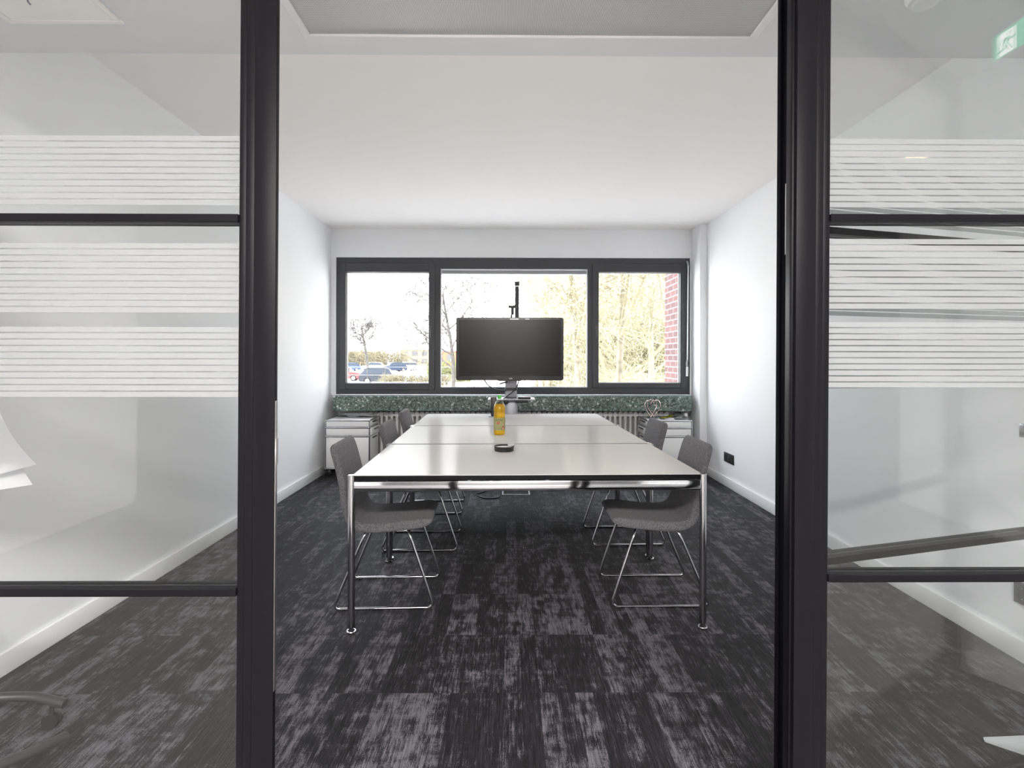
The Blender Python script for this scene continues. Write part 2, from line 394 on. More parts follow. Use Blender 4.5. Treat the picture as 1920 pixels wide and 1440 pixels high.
# window wall: lintel, slim side strips, parapet with radiator niche
WL, WR, WB, WT = -2.043, 2.137, .878, 2.495
bm = B()
bx(bm, XL, XR, 6.755, 7.06, WT, ZC); bx(bm, XL, WL, 6.755, 7.06, WB, WT); bx(bm, WR, XR, 6.755, 7.06, WB, WT)
bx(bm, XL, XR, 7.03, 7.2, 0, WB); bx(bm, XL, XR, 6.80, 7.03, .80, .868)
struct('wall_back', bm, M['wall'])
bm = B(); bx(bm, 2.155, XR, 6.45, 6.755, 0, ZC, .004, 1); struct('trim_1', bm, M['wall'])      # pipe boxing in the corner
# corridor walls
bm = B(); bx(bm, HX0 - .18, HX0, HY, YP + .05, 0, ZH); struct('wall_corridor_left', bm, M['wall'])
bm = B(); bx(bm, HX1, HX1 + .18, HY, YP + .05, 0, ZH); struct('wall_corridor_right', bm, M['wall'])
bm = B(); bx(bm, HX0, HX1, HY - .18, HY, 0, ZH); struct('wall_corridor_rear', bm, M['greywall'])
bm = B()
bx(bm, HX0, XL, YP, YP + .05, 0, ZH); bx(bm, XR, HX1, YP, YP + .05, 0, ZH); bx(bm, XL, XR, YP, YP + .052, 2.52, ZC + .1)
struct('wall_front', bm, M['wall'])
# skirtings
def skirting(name, x0, x1, y0, y1):
    bm = B(); bx(bm, x0, x1, y0, y1, 0, .095, .004, 2); struct(name, bm, M['skirt'], True)
skirting('baseboard_left', XL, XL + .016, YP + .055, 7.03)
skirting('baseboard_right', XR - .016, XR, YP + .055, 6.45)

# ------------------------------------------------------------------ window
bm = B(); y0, y1 = 6.765, 6.85
bx(bm, WL, -2.0, y0, y1, WB, WT); bx(bm, 2.083, WR, y0, y1, WB, WT)
bx(bm, -2.0, 2.083, y0, y1, 2.43, WT); bx(bm, -2.0, 2.083, y0, y1, WB, .935)
bx(bm, -.877, -.816, y0, y1, .935, 2.43); bx(bm, .925, .983, y0, y1, .935, 2.43)
bx(bm, -.816, .925, y0, y1, 2.365, 2.43); bx(bm, -.816, .925, y0, y1, .935, .962)
bx(bm, .983, 2.083, y0, y1, .935, .957)
struct('trim_2', bm, M['anthracite'])
def sash_window(name, x0, x1, z0, z1, gx0, gx1, gz0, gz1, hx):
    r = sroot(name); bm = B(); a, b = 6.745, 6.83
    for q in ((x0, gx0, z0, z1), (gx1, x1, z0, z1), (gx0, gx1, gz1, z1), (gx0, gx1, z0, gz0)):
        bx(bm, q[0], q[1], a, b, q[2], q[3], .003, 1)
    obj('sash', bm, M['anthracite'], r)
    bm = B(); w = .008
    for q in ((gx0, gx0 + w, gz0, gz1), (gx1 - w, gx1, gz0, gz1), (gx0 + w, gx1 - w, gz1 - w, gz1), (gx0 + w, gx1 - w, gz0, gz0 + w)):
        bx(bm, q[0], q[1], 6.795, 6.822, q[2], q[3])
    obj('glazing_spacer', bm, M['bead'], r)
    box('window_pane', (gx0 + w, gx1 - w, 6.797, 6.821, gz0 + w, gz1 - w), M['wglass'], r, smooth=False)
    bm = B(); bx(bm, hx - .012, hx + .012, 6.735, 6.746, 1.60, 1.70, .003, 1)
    tube(bm, [(hx, 6.74, 1.66), (hx, 6.70, 1.66)], .009, 10)
    bx(bm, hx - .01, hx + .01, 6.688, 6.704, 1.55, 1.675, .004, 2)
    obj('window_handle', bm, M['anthracite'], r); return r
sash_window('window_1', -1.999, -.878, .936, 2.429, -1.929, -.951, 1.010, 2.321, -.915)
sash_window('window_3', .984, 2.082, .958, 2.429, 1.054, 2.02, 1.017, 2.327, 1.018)
r = sroot('window_2'); bm = B(); w = .008
for q in ((-.816, -.816 + w, .962, 2.365), (.925 - w, .925, .962, 2.365), (-.808, .917, 2.365 - w, 2.365), (-.808, .917, .962, .962 + w)):
    bx(bm, q[0], q[1], 6.795, 6.822, q[2], q[3])
obj('glazing_spacer', bm, M['bead'], r)
box('window_pane', (-.808, .917, 6.797, 6.821, .97, 2.357), M['wglass'], r, smooth=False)
# raised outside blind showing as a grey band along the top of the middle pane
bm = B(); bx(bm, -.85, .96, 6.90, 6.99, 2.322, 2.46, .006, 1)
tag(obj('window_blind', bm, M['silver']), 'grey raised outside blind along the top of the middle window pane', 'blind')
# terrazzo sill
bm = B(); bx(bm, -2.018, 2.10, 6.555, 6.80, .703, .874, .004, 1)
struct('trim_3', bm, M['terrazzo'])
# crank rod on the right sash
t = thing('blind_crank', 'white crank rod hanging at the right edge of the window frame', 'crank rod', (2.098, 6.70, 0))
bm = B(); tube(bm, [(-.008, 0, 1.29), (-.004, 0, 1.9), (.0, 0, 2.40)], .0075, 10); obj('rod', bm, M['white'], t)
bm = B(); tube(bm, [(.0, 0, 2.39), (0, .02, 2.43), (0, .046, 2.452)], .012, 10); obj('universal_joint', bm, M['silver'], t)
bm = B(); tube(bm, [(-.012, 0, 1.10), (-.010, 0, 1.21)], .013, 12); obj('grip', bm, M['white'], t)
bm = B(); tube(bm, [(-.010, 0, 1.21), (-.016, 0, 1.25), (-.008, 0, 1.29)], .011, 10); obj('hinge', bm, M['silver'], t)

# ------------------------------------------------------------------ glass partition
LEAN = .0049
def lean(bm):
    for v in bm.verts: v.co.x += LEAN * (v.co.z - 1.3)
wf = sroot('wall_front_left'); wr = sroot('wall_front_right')
def post(name, boxes, mt, parent):
    bm = B()
    for q in boxes: bx(bm, *q, .0016, 2)
    lean(bm); return obj(name, bm, mt, parent)
def film_band(z0, z1, x0, x1, y, parent, n=11, gap=.0032, lz=0):
    bm = B(); p = (z1 - z0) / n
    for k in range(n):
        bx(bm, x0, x1, y, y + .0004, z0 + k * p + gap / 2, z0 + (k + 1) * p - gap / 2)
    lean(bm); o = obj('frosted_film', bm, M['film'], parent, smooth=False); return o
G0, G1 = YP + .020, YP + .028            # glass
def side(parent, x0, x1, zl0, zl1, zu0, zu1, bands):
    for (a, b, nm) in ((0.0, .06, 'bottom_rail'), (zl0, zl1, 'lower_rail'), (zu0, zu1, 'upper_rail'), (2.44, 2.52, 'head_rail')):
        bm = B(); bx(bm, x0, x1, YP + .001, G0 - .001, a, b, .0012, 1); bx(bm, x0, x1, G1 + .001, YP + .05, a, b, .0012, 1)
        bx(bm, x0, x1, G0 - .001, G1 + .001, a + .002, b - .002)
        lean(bm); obj(nm, bm, M['steel_black'], parent)
    for a, b in ((.06, zl0), (zl1, zu0), (zu1, 2.44)):
        bm = B(); bx(bm, x0, x1, G0, G1, a, b); lean(bm); obj('glass_pane', bm, M['glass'], parent, smooth=False)
    for a, b in bands: film_band(a, b, x0 + .004, x1 - .004, G0 - .0006, parent)
# left of the doorway
post('door_post', [(-.617, -.6015, YP + .006, YP + .05, 0, 2.52), (-.6005, -.5815, YP + .003, YP + .05, 0, 2.52),
                   (-.5805, -.531, YP, YP + .016, 0, 2.52), (-.5805, -.548, YP + .014, YP + .05, 0, 2.52)], M['steel_black'], wf)
side(wf, XL + .03, -.617, .776, .794, 1.626, 1.644, ((1.667, 1.829), (1.420, 1.582), (1.226, 1.390)))
post('wall_post', [(XL, XL + .03, YP, YP + .05, 0, 2.52)], M['steel_black'], wf)
bm = B(); bx(bm, -.5312, -.5300, YP + .002, YP + .0145, .56, 1.22, .0005, 1); bx(bm, -.5305, -.5282, YP + .002, YP + .0145, 1.075, 1.135, .0008, 1); lean(bm)
obj('strike_plate', bm, M['steel'], wf)
# right of the doorway
post('door_post', [(.653, .6985, YP, YP + .05, 0, 2.52), (.6995, .7165, YP + .003, YP + .05, 0, 2.52),
                   (.7175, .733, YP + .006, YP + .05, 0, 2.52), (.661, .70, YP + .04, YP + .068, 0, 2.52), (.648, .66, YP + .012, YP + .03, 0, 2.52)], M['steel_black'], wr)
side(wr, .733, XR - .03, .806, .824, 1.632, 1.649, ((1.667, 1.829), (1.432, 1.597), (1.250, 1.404)))
post('wall_post', [(XR - .03, XR, YP, YP + .05, 0, 2.52)], M['steel_black'], wr)
bm = B(); bx(bm, -.53, .65, YP + .003, YP + .05, 2.49, 2.52); obj('door_head', bm, M['steel_black'], wr)

# open door leaf folded back into the room, behind the right panes
D = bpy.data.objects.new('door_1', None); C.objects.link(D); D['kind'] = 'structure'
D.location = (.722, 1.486, 0); D.rotation_euler = (0, 0, math.radians(16.4))
def dpost(name, boxes):
    bm = B()
    for q in boxes: bx(bm, *q, .0014, 2)
    lean(bm); return obj(name, bm, M['steel_black'], D)
dpost('hinge_stile', [(0, .012, -.030, .030, .01, 2.485), (.010, .045, -.027, .030, .01, 2.485), (.0445, .075, -.030, .030, .01, 2.485), (-.007, .002, .018, .030, .01, 2.485)])
dpost('lock_stile', [(1.02, 1.095, -.03, .03, .01, 2.485)])
for nm, a, b in (('bottom_rail', .01, .08), ('lower_rail', .776, .794), ('upper_rail', 1.646, 1.664), ('top_rail', 2.445, 2.485)):
    bm = B(); bx(bm, .075, 1.02, -.026, -.005, a, b, .001, 1); bx(bm, .075, 1.02, .005, .026, a, b, .001, 1); bx(bm, .075, 1.02, -.005, .005, a + .002, b - .002); lean(bm)
    obj(nm, bm, M['steel_black'], D)
for a, b in ((.08, .776), (.794, 1.646), (1.664, 2.445)):
    bm = B(); bx(bm, .075, 1.02, -.004, .004, a, b); lean(bm); obj('glass_pane', bm, M['glass'], D, smooth=False)
for a, b in ((1.69, 1.86), (1.432, 1.60), (1.235, 1.404)): film_band(a, b, .079, 1.016, .0046, D)
bm = B(); bx(bm, -.0012, .0004, -.016, .006, 1.59, 1.775); lean(bm); fp = obj('lock_faceplate', bm, M['silver'], D)
bm = B()
for k in range(5): bx(bm, -.0016, -.0011, -.011, .0, 1.735 + k * .006, 1.738 + k * .006)
for k in range(4): bx(bm, -.0016, -.0011, -.008, -.003, 1.615 + k * .024, 1.630 + k * .024)
lean(bm); obj('printed_marks', bm, M['ink'], fp, smooth=False)
bm = B(); tube(bm, [(-.006, -.035, 2.17), (-.006, -.035, 2.29)], .011, 12); lean(bm); obj('hinge', bm, M['steel'], D)

# ------------------------------------------------------------------ ceiling fittings
t = thing('ceiling_grille', 'large perforated metal panel set in the lowered ceiling above the doorway', 'ceiling panel', (.075, 1.76, 2.50))
hx, hy0, hy1 = .803, -.34, .328
bm = B()
for q in ((-hx - .03, hx + .03, hy1, hy1 + .03), (-hx - .03, hx + .03, hy0 - .03, hy0), (-hx - .03, -hx, hy0, hy1), (hx, hx + .03, hy0, hy1)):
    bx(bm, q[0], q[1], q[2], q[3], -.012, 0, .003, 1)
obj('frame', bm, M['soffit'], t)
box('perforated_sheet', (-hx, hx, hy0, hy1, -.004, 0), M['perf'], t, smooth=False)
t = thing('access_hatch', 'square pale access hatch in the lowered ceiling behind the left glass', 'hatch', (-1.56, 1.83, 2.50))
bm = B()
for q in ((-.2, .2, .18, .2), (-.2, .2, -.2, -.18), (-.2, -.18, -.18, .18), (.18, .2, -.18, .18)): bx(bm, q[0], q[1], q[2], q[3], -.008, 0, .002, 1)
obj('frame', bm, M['ceil'], t)
box('lid', (-.177, .177, -.177, .177, -.005, 0), M['ceil'], t)
bm = B(); tube(bm, [(-.02, .055, -.004), (-.02, .058, -.018), (-.018, .066, -.022)], .003, 8); obj('latch', bm, M['greyp'], t)
t = thing('smoke_detector', 'small round white smoke detector under the lowered ceiling at right', 'smoke detector', (1.345, 1.845, 2.50))
bm = B(); lathe(bm, [(0, 0), (.055, 0), (.055, -.012), (.05, -.02)], n=32); lathe(bm, [(.05, -.02), (.046, -.026), (0, -.026)], n=32); obj('base', bm, M['white'], t)
bm = B(); lathe(bm, [(.036, -.026), (.034, -.038), (.02, -.044), (0, -.045)], n=28); obj('sensor_head', bm, M['white'], t)

# ------------------------------------------------------------------ wall sockets
def sockets(label, yf, n, z, first=None):
    if first: return dup(first, (XR, yf, z), 0, label)
    t = thing('wall_socket', label, 'socket', (XR, yf, z), 0, 'black triple sockets on the right wall')
    w = .078
    box('frame', (-.010, 0, -w * n - .01, 0, -.048, .048), M['blackp'], t, .002)
    for k in range(n):
        c = -.043 - w * k
        bm = B(); lathe(bm, [(.030, -.010), (.030, -.012), (.026, -.012), (.0235, -.0035), (0, -.0035)], c, 0, 24, 'x')
        f = obj('socket_insert', bm, M['tvb'], t)
        bm = B()
        for s in (-1, 1): bx(bm, -.0045, -.0034, c - .003 + s * .010, c + .003 + s * .010, -.003, .003)
        bx(bm, -.011, -.004, c - .003, c + .003, -.027, -.022); bx(bm, -.011, -.004, c - .003, c + .003, .022, .027)
        obj('contacts', bm, M['steel'], f, smooth=False)
    return t
s1 = sockets('black triple wall socket low on the right wall beyond the near chair', 5.912, 3, .298)
s2 = sockets('black wall socket at the right edge, seen through the glass', 2.505, 3, .297, s1)
t = thing('wall_switch', 'small dark switch on the right wall at the photo edge', 'switch', (XR, 2.462, 1.005))
box('base_plate', (-.006, 0, -.022, .022, -.03, .03), M['greyp'], t, .002)
box('rocker', (-.011, -.006, -.013, .013, -.02, .02), M['blackp'], t, .002)

# ------------------------------------------------------------------ tables
TZ = .755; TA = .022
def make_table():
    t = thing('meeting_table', '', 'table')
    W, Dp = 1.735, .985
    bm = B(); vs = bx(bm, .022, W - .022, .010, Dp - .010, TZ - .0042, TZ - .0002, .001, 1)
    obj('tabletop', bm, M['top'], t)
    bm = B(); bx(bm, .020, W - .020, .008, Dp - .008, TZ - .026, TZ - .0042, .001, 1); obj('edge_band', bm, M['edge'], t)
    bm = B(); z0, z1 = TZ - .079, TZ - .030
    for q in ((.03, W - .03, .006, .022), (.03, W - .03, Dp - .022, Dp - .006), (.006, .022, .03, Dp - .03), (W - .022, W - .006, .03, Dp - .03)):
        bx(bm, q[0], q[1], q[2], q[3], z0, z1, .004, 2)
    obj('frame_rail', bm, M['chrome'], t)
    for x in (.017, W - .017):
        for y in (.017, Dp - .017):
            bm = B(); lathe(bm, [(0, .028), (.0165, .028), (.0172, .04), (.0172, TZ - .002), (.0155, TZ), (0, TZ)], x, y, 20)
            lg = obj('leg', bm, M['chrome_d'], t)
            bm = B(); lathe(bm, [(0, 0), (.021, 0), (.022, .006), (.018, .011), (.012, .013), (.012, .028), (0, .028)], x, y, 20)
            obj('glide', bm, M['blackp'], lg)
            bm = B(); lathe(bm, [(.0225, .004), (.0235, .008), (.0215, .0115), (.0185, .0115)], x, y, 20); obj('glide_ring', bm, M['chrome'], lg)
    return t
tb = make_table()
labs = ['nearest white table of the row, black edge and chrome legs, with the round black dish',
        'middle white table of the row, carrying the juice bottle',
        'farthest white table of the row, nearest the window and television']
for k in range(3):
    o = tb if k == 0 else dup(tb, (0, 0, 0), 0)
    d = k * 1.0
    o.location = (-.772 - d * math.sin(TA), 2.728 + d * math.cos(TA), 0); o.rotation_euler = (0, 0, TA)
    o['label'] = labs[k]; o['group'] = 'white meeting tables in one row'

# ------------------------------------------------------------------ chairs
def make_chair():
    t = thing('sled_chair', '', 'chair')
    cl = catmull([(.232, 0, .452), (.15, 0, .441), (.04, 0, .430), (-.06, 0, .424), (-.135, 0, .433), (-.180, 0, .473), (-.199, 0, .54), (-.212, 0, .62), (-.228, 0, .70), (-.247, 0, .775), (-.268, 0, .842)], 5)
    ln = [(p.x, p.z) for p in cl]; m = len(ln); cut = 29
    wd = [.425 - .012 * (i / m) + .012 * math.sin(PI * i / m) for i in range(m)]
    for i in range(4): wd[i] -= (.03, .014, .006, .002)[i]; wd[m - 1 - i] -= (.028, .012, .005, .002)[i]
    th = [.052 if i < 22 else .052 - .012 * min(1, (i - 22) / 14) for i in range(m)]
    th[0] = .036; th[1] = .043; th[2] = .048
    bm = B(); sweep_rr(bm, ln[:cut], wd[:cut], th[:cut], .017, 5, (True, False)); obj('seat', bm, M['fabric'], t, ang=60)
    bm = B(); sweep_rr(bm, ln[cut - 1:], wd[cut - 1:], th[cut - 1:], .017, 5, (False, True)); obj('backrest', bm, M['fabric'], t, ang=60)
    for s in (-1, 1):
        bm = B(); y = s * .213; yt = s * .155
        tube(bm, smooth_path([(-.085, yt, .415), (-.105, s * .20, .385), (-.262, y, .008), (.262, y, .008), (.135, s * .20, .385), (.115, yt, .415)], .042, 6), .0075, 10)
        obj('sled_frame', bm, M['chrome_d'], t)
    bm = B()
    for x in (-.09, .12): tube(bm, [(x, -.17, .407), (x, .17, .407)], .009, 10)
    bx(bm, -.11, .14, -.03, .03, .398, .408); obj('seat_bracket', bm, M['blackp'], t)
    for x in (-.225, .225):
        for s in (-1, 1):
            bm = B(); bx(bm, x - .018, x + .018, s * .213 - .009, s * .213 + .009, 0, .009, .003, 1); obj('glide', bm, M['blackp'], t)
    return t
ch = make_chair()
spots = [(-.662, 3.205, .035, 'grey upholstered sled chair on the left side of the table, nearest the doorway'),
         (-.612, 4.105, .02, 'grey sled chair, second along the left side of the table'),
         (-.655, 5.02, .03, 'grey sled chair, last on the left side near the cabinet and radiator'),
         (.798, 3.225, PI + .0, 'grey upholstered sled chair on the right side of the table, nearest the doorway'),
         (.832, 4.215, PI + .02, 'grey sled chair on the right side, farther one in front of the right cabinet')]
for k, (x, y, a, lb) in enumerate(spots):
    o = ch if k == 0 else dup(ch, (x, y, 0), a)
    o.location = (x, y, 0); o.rotation_euler = (0, 0, a); o['label'] = lb; o['group'] = 'grey sled chairs around the tables'

# ------------------------------------------------------------------ cabinets (drawers face the room centre)
def make_cabinet(label, loc, flip):
    """local: near face at y=0, drawer face on +x (flip=-1 mirrors), width .5, depth .46, top .627"""
    t = thing('rolling_pedestal', label, 'cabinet', loc, 0, 'white rolling pedestal cabinets under the window sill')
    W, Dp, z0, z1 = .50, .46, .088, .627; X = lambda x: x * flip
    def b(name, a, m, bev=.0, par=None):
        x0, x1 = sorted((X(a[0]), X(a[1]))); return box(name, (x0, x1, *a[2:]), m, par or t, bev)
    lv = (z0, .446, .541, z1)
    h = W / 2
    bm = B()
    for x in (-h + .01, h - .01):
        for y in (.01, Dp - .01): tube(bm, [(X(x), y, z0), (X(x), y, z1)], .0095, 10)
    for z in lv:
        zz = min(z, z1 - .0095)
        for y in (.01, Dp - .01): tube(bm, [(-h + .01, y, zz), (h - .01, y, zz)], .0095, 10)
        for x in (-h + .01, h - .01): tube(bm, [(X(x), .01, zz), (X(x), Dp - .01, zz)], .0095, 10)
    obj('tube_frame', bm, M['chrome'], t)
    bm = B(); bmesh.ops.create_uvsphere(bm, u_segments=10, v_segments=8, radius=.0125); j0 = obj('ball_joint', bm, M['chrome_d'], t); first = True
    for x in (-h + .01, h - .01):
        for y in (.01, Dp - .01):
            for z in lv:
                j = j0 if first else j0.copy()
                if not first: C.objects.link(j); j.parent = t
                j.location = (X(x), y, min(z, z1 - .0095)); first = False
    b('top_panel', (-h + .018, h - .018, .018, Dp - .018, z1 - .008, z1 - .002), M['cab'], .001)
    b('bottom_panel', (-h + .018, h - .018, .018, Dp - .018, z0, z0 + .006), M['cab'])
    for za, zb in ((lv[0], lv[1]), (lv[1], lv[2]), (lv[2], lv[3])):
        b('side_panel', (-h + .019, h - .019, .006, .012, za + .011, zb - .013 if zb == z1 else zb - .011), M['cab'], .001)
        b('side_panel', (-h + .019, h - .019, Dp - .012, Dp - .006, za + .011, zb - .013), M['cab'], .001)
        b('back_panel', (-h + .006, -h + .012, .019, Dp - .019, za + .011, zb - .013), M['cab'], .001)
    # drawers: two shallow ones with a lip handle each pair, one deep file drawer
    for za, zb, out in ((.552, .612, .0), (.456, .532, .02), (.102, .434, .0)):
        d = b('drawer', (h - .024 + out, h - .008 + out, .024, Dp - .024, za, zb), M['cab'], .0015)
        b('handle', (h - .008 + out, h + .010 + out, Dp * .3, Dp * .7, zb - .022, zb - .014), M['blackp'], .001, d)
        b('drawer_box', (-h + .05, h - .024 + out, .03, Dp - .03, za, zb - .012), M['inside'], .0, d)
    for x in (-h + .045, h - .045):
        for y in (.045, Dp - .045):
            bm = B(); lathe(bm, [(0, X(x) - .012), (.026, X(x) - .012), (.028, X(x) - .008), (.028, X(x) + .008), (.026, X(x) + .012), (0, X(x) + .012)], y, .028, 20, 'x')
            c = obj('caster', bm, M['blackp'], t)
            bm = B(); bx(bm, X(x) - .016, X(x) + .016, y - .012, y + .012, .03, .06, .004, 1); tube(bm, [(X(x), y, .058), (X(x), y, z0)], .008, 10); obj('caster_fork', bm, M['steel'], c)
    return t
cabL = make_cabinet('white pedestal cabinet with chrome tubes in the left corner under the sill', (-1.782, 6.30, 0), 1)
cabR = make_cabinet('white pedestal cabinet topped with papers in the right corner under the sill', (1.772, 6.28, 0), -1)
# cable heap on left cabinet
t = thing('cable_coil', 'loose grey cable heap lying on the left cabinet top', 'cable', (-1.72, 6.60, .625))
bm = B(); random.seed(4); pts = []
for k in range(70):
    a = k * .42; rr = .06 + .035 * math.sin(k * .9); pts.append((math.cos(a) * rr * 1.9 + .03 * math.sin(k * .23), math.sin(a) * rr * .8, .010 + .022 * abs(math.sin(k * .33)) + .0003 * k))
pts += [(.16, .02, .035), (.24, .03, .05), (.30, .05, .052)]
tube(bm, catmull(pts, 3), .004, 6); obj('cord', bm, M['silver'], t)
bm = B(); bx(bm, .285, .325, .04, .065, .043, .060, .004, 1); obj('plug', bm, M['greyp'], t)

# papers on right cabinet
def sheet(name, x, y, z, w, d, rz, m, label, curl=.0, group=None, cat='paper'):
    bm = B(); n = 8; rows = []
    for i in range(n + 1):
        u = i / n; row = []
        for j in range(n + 1):
            v = j / n; zz = curl * (max(0, u - .55) / .45) ** 2 + curl * .5 * (max(0, .3 - v) / .3) ** 2
            row.append(bm.verts.new(((u - .5) * w, (v - .5) * d, zz)))
        rows.append(row)
    for i in range(n):
        for j in range(n): bm.faces.new((rows[i][j], rows[i + 1][j], rows[i + 1][j + 1], rows[i][j + 1]))
    r = bmesh.ops.solidify(bm, geom=bm.faces[:], thickness=.0006)
    o = obj(name, bm, m); o.location = (x, y, z); o.rotation_euler = (0, 0, rz); return tag(o, label, cat, group)
G = 'papers on the right cabinet'
sheet('paper_sheet', 1.765, 6.405, .627, .14, .16, .08, M['paper'], 'white paper sheet lying right of the wire hearts on the right cabinet', .012, G)
sheet('paper_sheet', 1.93, 6.41, .627, .15, .16, -.1, M['greypaper'], 'grey printed paper at the front of the right cabinet', .008, G)
sheet('paper_sheet', 1.955, 6.615, .627, .10, .14, .1, M['paper'], 'small white paper at the rear of the right cabinet, by the radiator valve', .022, G)
sheet('yellow_note', 1.808, 6.60, .627, .15, .13, .12, M['yellow'], 'bright yellow paper on the right cabinet', .024, G)
t = thing('heart_ornament', 'wire ornament of two interlocked hearts standing on the right cabinet', 'ornament', (1.622, 6.475, .6275))
for k, (ox, oy, s, rz) in enumerate(((-.018, 0, 1.0, .25), (.022, .02, 1.02, -.45))):
    bm = B(); pts = []
    for i in range(40):
        a = 2 * PI * i / 40
        hx_ = 16 * math.sin(a) ** 3; hz = 13 * math.cos(a) - 5 * math.cos(2 * a) - 2 * math.cos(3 * a) - math.cos(4 * a)
        u = hx_ * .0046 * s; pts.append((ox + u * math.cos(rz), oy + u * math.sin(rz), .008 + (hz + 17) * .0068 * s))
    tube(bm, pts, .0042, 8, closed=True); obj('wire_heart', bm, M['copper'], t)
bm = B(); bx(bm, -.05, .06, -.03, .05, 0, .012, .003, 1); obj('base', bm, M['greyp'], t)

# ------------------------------------------------------------------ radiator
t = thing('radiator', 'long white column radiator under the green terrazzo sill', 'radiator', (-1.70, 6.865, 0))
def section():
    bm = B(); zt, zb = .652, .10; w = .0285
    prof = [(-w, 0), (w, 0)]
    for yy in (-.05, .05):
        tube(bm, [(0, yy, zb), (0, yy, zt)], .0165, 8)
    bx(bm, -.012, .012, -.05, .05, zb, zt)
    # rounded heads joining the two columns, broader than the columns
    for z, sgn in ((zt, 1), (zb, -1)):
        poly = [(-w, z - .035 * sgn), (-w, z), (-w * .8, z + .012 * sgn), (-w * .3, z + .020 * sgn), (w * .3, z + .020 * sgn), (w * .8, z + .012 * sgn), (w, z), (w, z - .035 * sgn)]
        prism(bm, poly, -.07, .07, 'y')
    return obj('column_section', bm, M['rad'], t, ang=35)
sec = section(); n = 60; P = .0605
for k in range(1, n):
    c = sec.copy(); C.objects.link(c); c.parent = t; c.location = (k * P, 0, 0)
bm = B(); tube(bm, smooth_path([(n * P - .03, 0, .62), (n * P + .05, 0, .62), (n * P + .05, 0, 0)], .03), .011, 10); obj('supply_pipe', bm, M['rad'], t)
bm = B(); lathe(bm, [(0, -.25), (.020, -.25), (.022, -.245), (.022, -.19), (.014, -.18), (.014, -.1), (0, -.1)], n * P + .12, .655, 20, 'y'); v = obj('thermostat_knob', bm, M['white'], t)
bm = B(); tube(bm, smooth_path([(n * P + .12, -.11, .655), (n * P + .12, 0, .655), (n * P + .05, 0, .655), (n * P + .05, 0, .60)], .02), .012, 10); obj('valve', bm, M['greyp'], v)

# ------------------------------------------------------------------ television on rolling stand
sx, sy = .017, 5.96
t = thing('tv_stand', 'grey column stand on dark feet carrying the television', 'stand', (sx, sy, 0))
bm = B(); bx(bm, -.072, .072, -.05, .05, .10, .905, .012, 3); obj('lower_column', bm, M['greyp'], t)
bm = B(); bx(bm, -.062, .062, -.04, .04, .905, 1.46, .010, 3); obj('upper_column', bm, M['silver'], t)
bm = B(); prism(bm, [(-.068, .975), (.068, .975), (.055, 1.005), (-.055, 1.005)], -.052, .0, 'y'); obj('collar', bm, M['blackp'], t)
bm = B(); tube(bm, [(-.43, -.27, .075), (-.2, -.12, .10), (0, 0, .115), (-.2, .16, .10), (-.40, .30, .075)], .02, 8)
tube(bm, [(.39, -.27, .075), (.2, -.12, .10), (0, 0, .115), (.2, .16, .10), (.38, .30, .075)], .02, 8); bx(bm, -.09, .09, -.07, .07, .095, .13, .01, 2)
obj('base_frame', bm, M['greyp'], t)
for x, y in ((-.43, -.27), (-.40, .30), (.39, -.27), (.38, .30)):
    bm = B(); lathe(bm, [(0, x - .011), (.03, x - .011), (.032, x - .006), (.032, x + .006), (.03, x + .011), (0, x + .011)], y, .032, 20, 'x'); c = obj('caster', bm, M['blackp'], t)
    bm = B(); bx(bm, x - .016, x + .016, y - .014, y + .014, .03, .078, .004, 1); obj('caster_fork', bm, M['blackp'], c)
bm = B(); bx(bm, -.235, .245, -.20, .10, .885, .897, .004, 2); obj('tray', bm, M['silver'], t)
bm = B(); bx(bm, -.075, -.03, -.15, .0, .845, .885, .012, 3); bx(bm, .05, .17, -.16, .02, .858, .885, .010, 3); obj('clamp', bm, M['blackp'], t)
bm = B(); bx(bm, .07, .20, -.18, -.06, .897, .92, .008, 2); obj('control_pad', bm, M['blackp'], t)
bm = B(); bx(bm, -.2, .2, -.065, -.03, 1.30, 1.50, .006, 1); bx(bm, -.05, .05, -.04, -.0, 1.2, 1.55); obj('mount_plate', bm, M['blackp'], t)
bm = B(); tube(bm, [(.062, .06, 1.40), (.062, .06, 2.06)], .0215, 12); bx(bm, .03, .09, .03, .09, 1.25, 1.45); pl = obj('extension_pole', bm, M['flipmetal'], t)
bm = B(); lathe(bm, [(0, 2.06), (.021, 2.06), (.021, 2.072), (0, 2.072)], .062, .06, 16); obj('pole_ring', bm, M['white'], pl)
bm = B(); lathe(bm, [(0, 2.072), (.0255, 2.072), (.0255, 2.114), (0, 2.114)], .062, .06, 16); obj('pole_cap', bm, M['blackp'], pl)

tv = thing('television', 'large switched-off flat television in front of the middle window', 'television', (.004, 5.80, 1.085))
W, H = .545, .638
def rrpoly(x0, x1, z0, z1, r, n=5):
    out = []
    for cx_, cz_, a0 in ((x1 - r, z1 - r, 0), (x0 + r, z1 - r, PI / 2), (x0 + r, z0 + r, PI), (x1 - r, z0 + r, 1.5 * PI)):
        for k in range(n + 1): out.append((cx_ + r * math.cos(a0 + PI / 2 * k / n), cz_ + r * math.sin(a0 + PI / 2 * k / n)))
    return out
bm = B(); vs = prism(bm, rrpoly(-W, W, 0, H, .022), 0, .045, 'y')
prism(bm, rrpoly(-W + .06, W - .06, .05, H - .06, .03), .045, .095, 'y')
prism(bm, [(-.14, .002), (-.10, -.008), (.10, -.008), (.14, .002)], .002, .03, 'y')
obj('bezel', bm, M['tvb'], tv)
bm = B(); prism(bm, rrpoly(-W + .028, W - .028, .045, H - .024, .004, 2), -.0015, 0, 'y'); obj('screen', bm, M['screen'], tv)
bm = B(); prism(bm, rrpoly(-.135, -.005, .006, .030, .011), -.002, 0, 'y'); obj('sensor_window', bm, M['blackp'], tv)
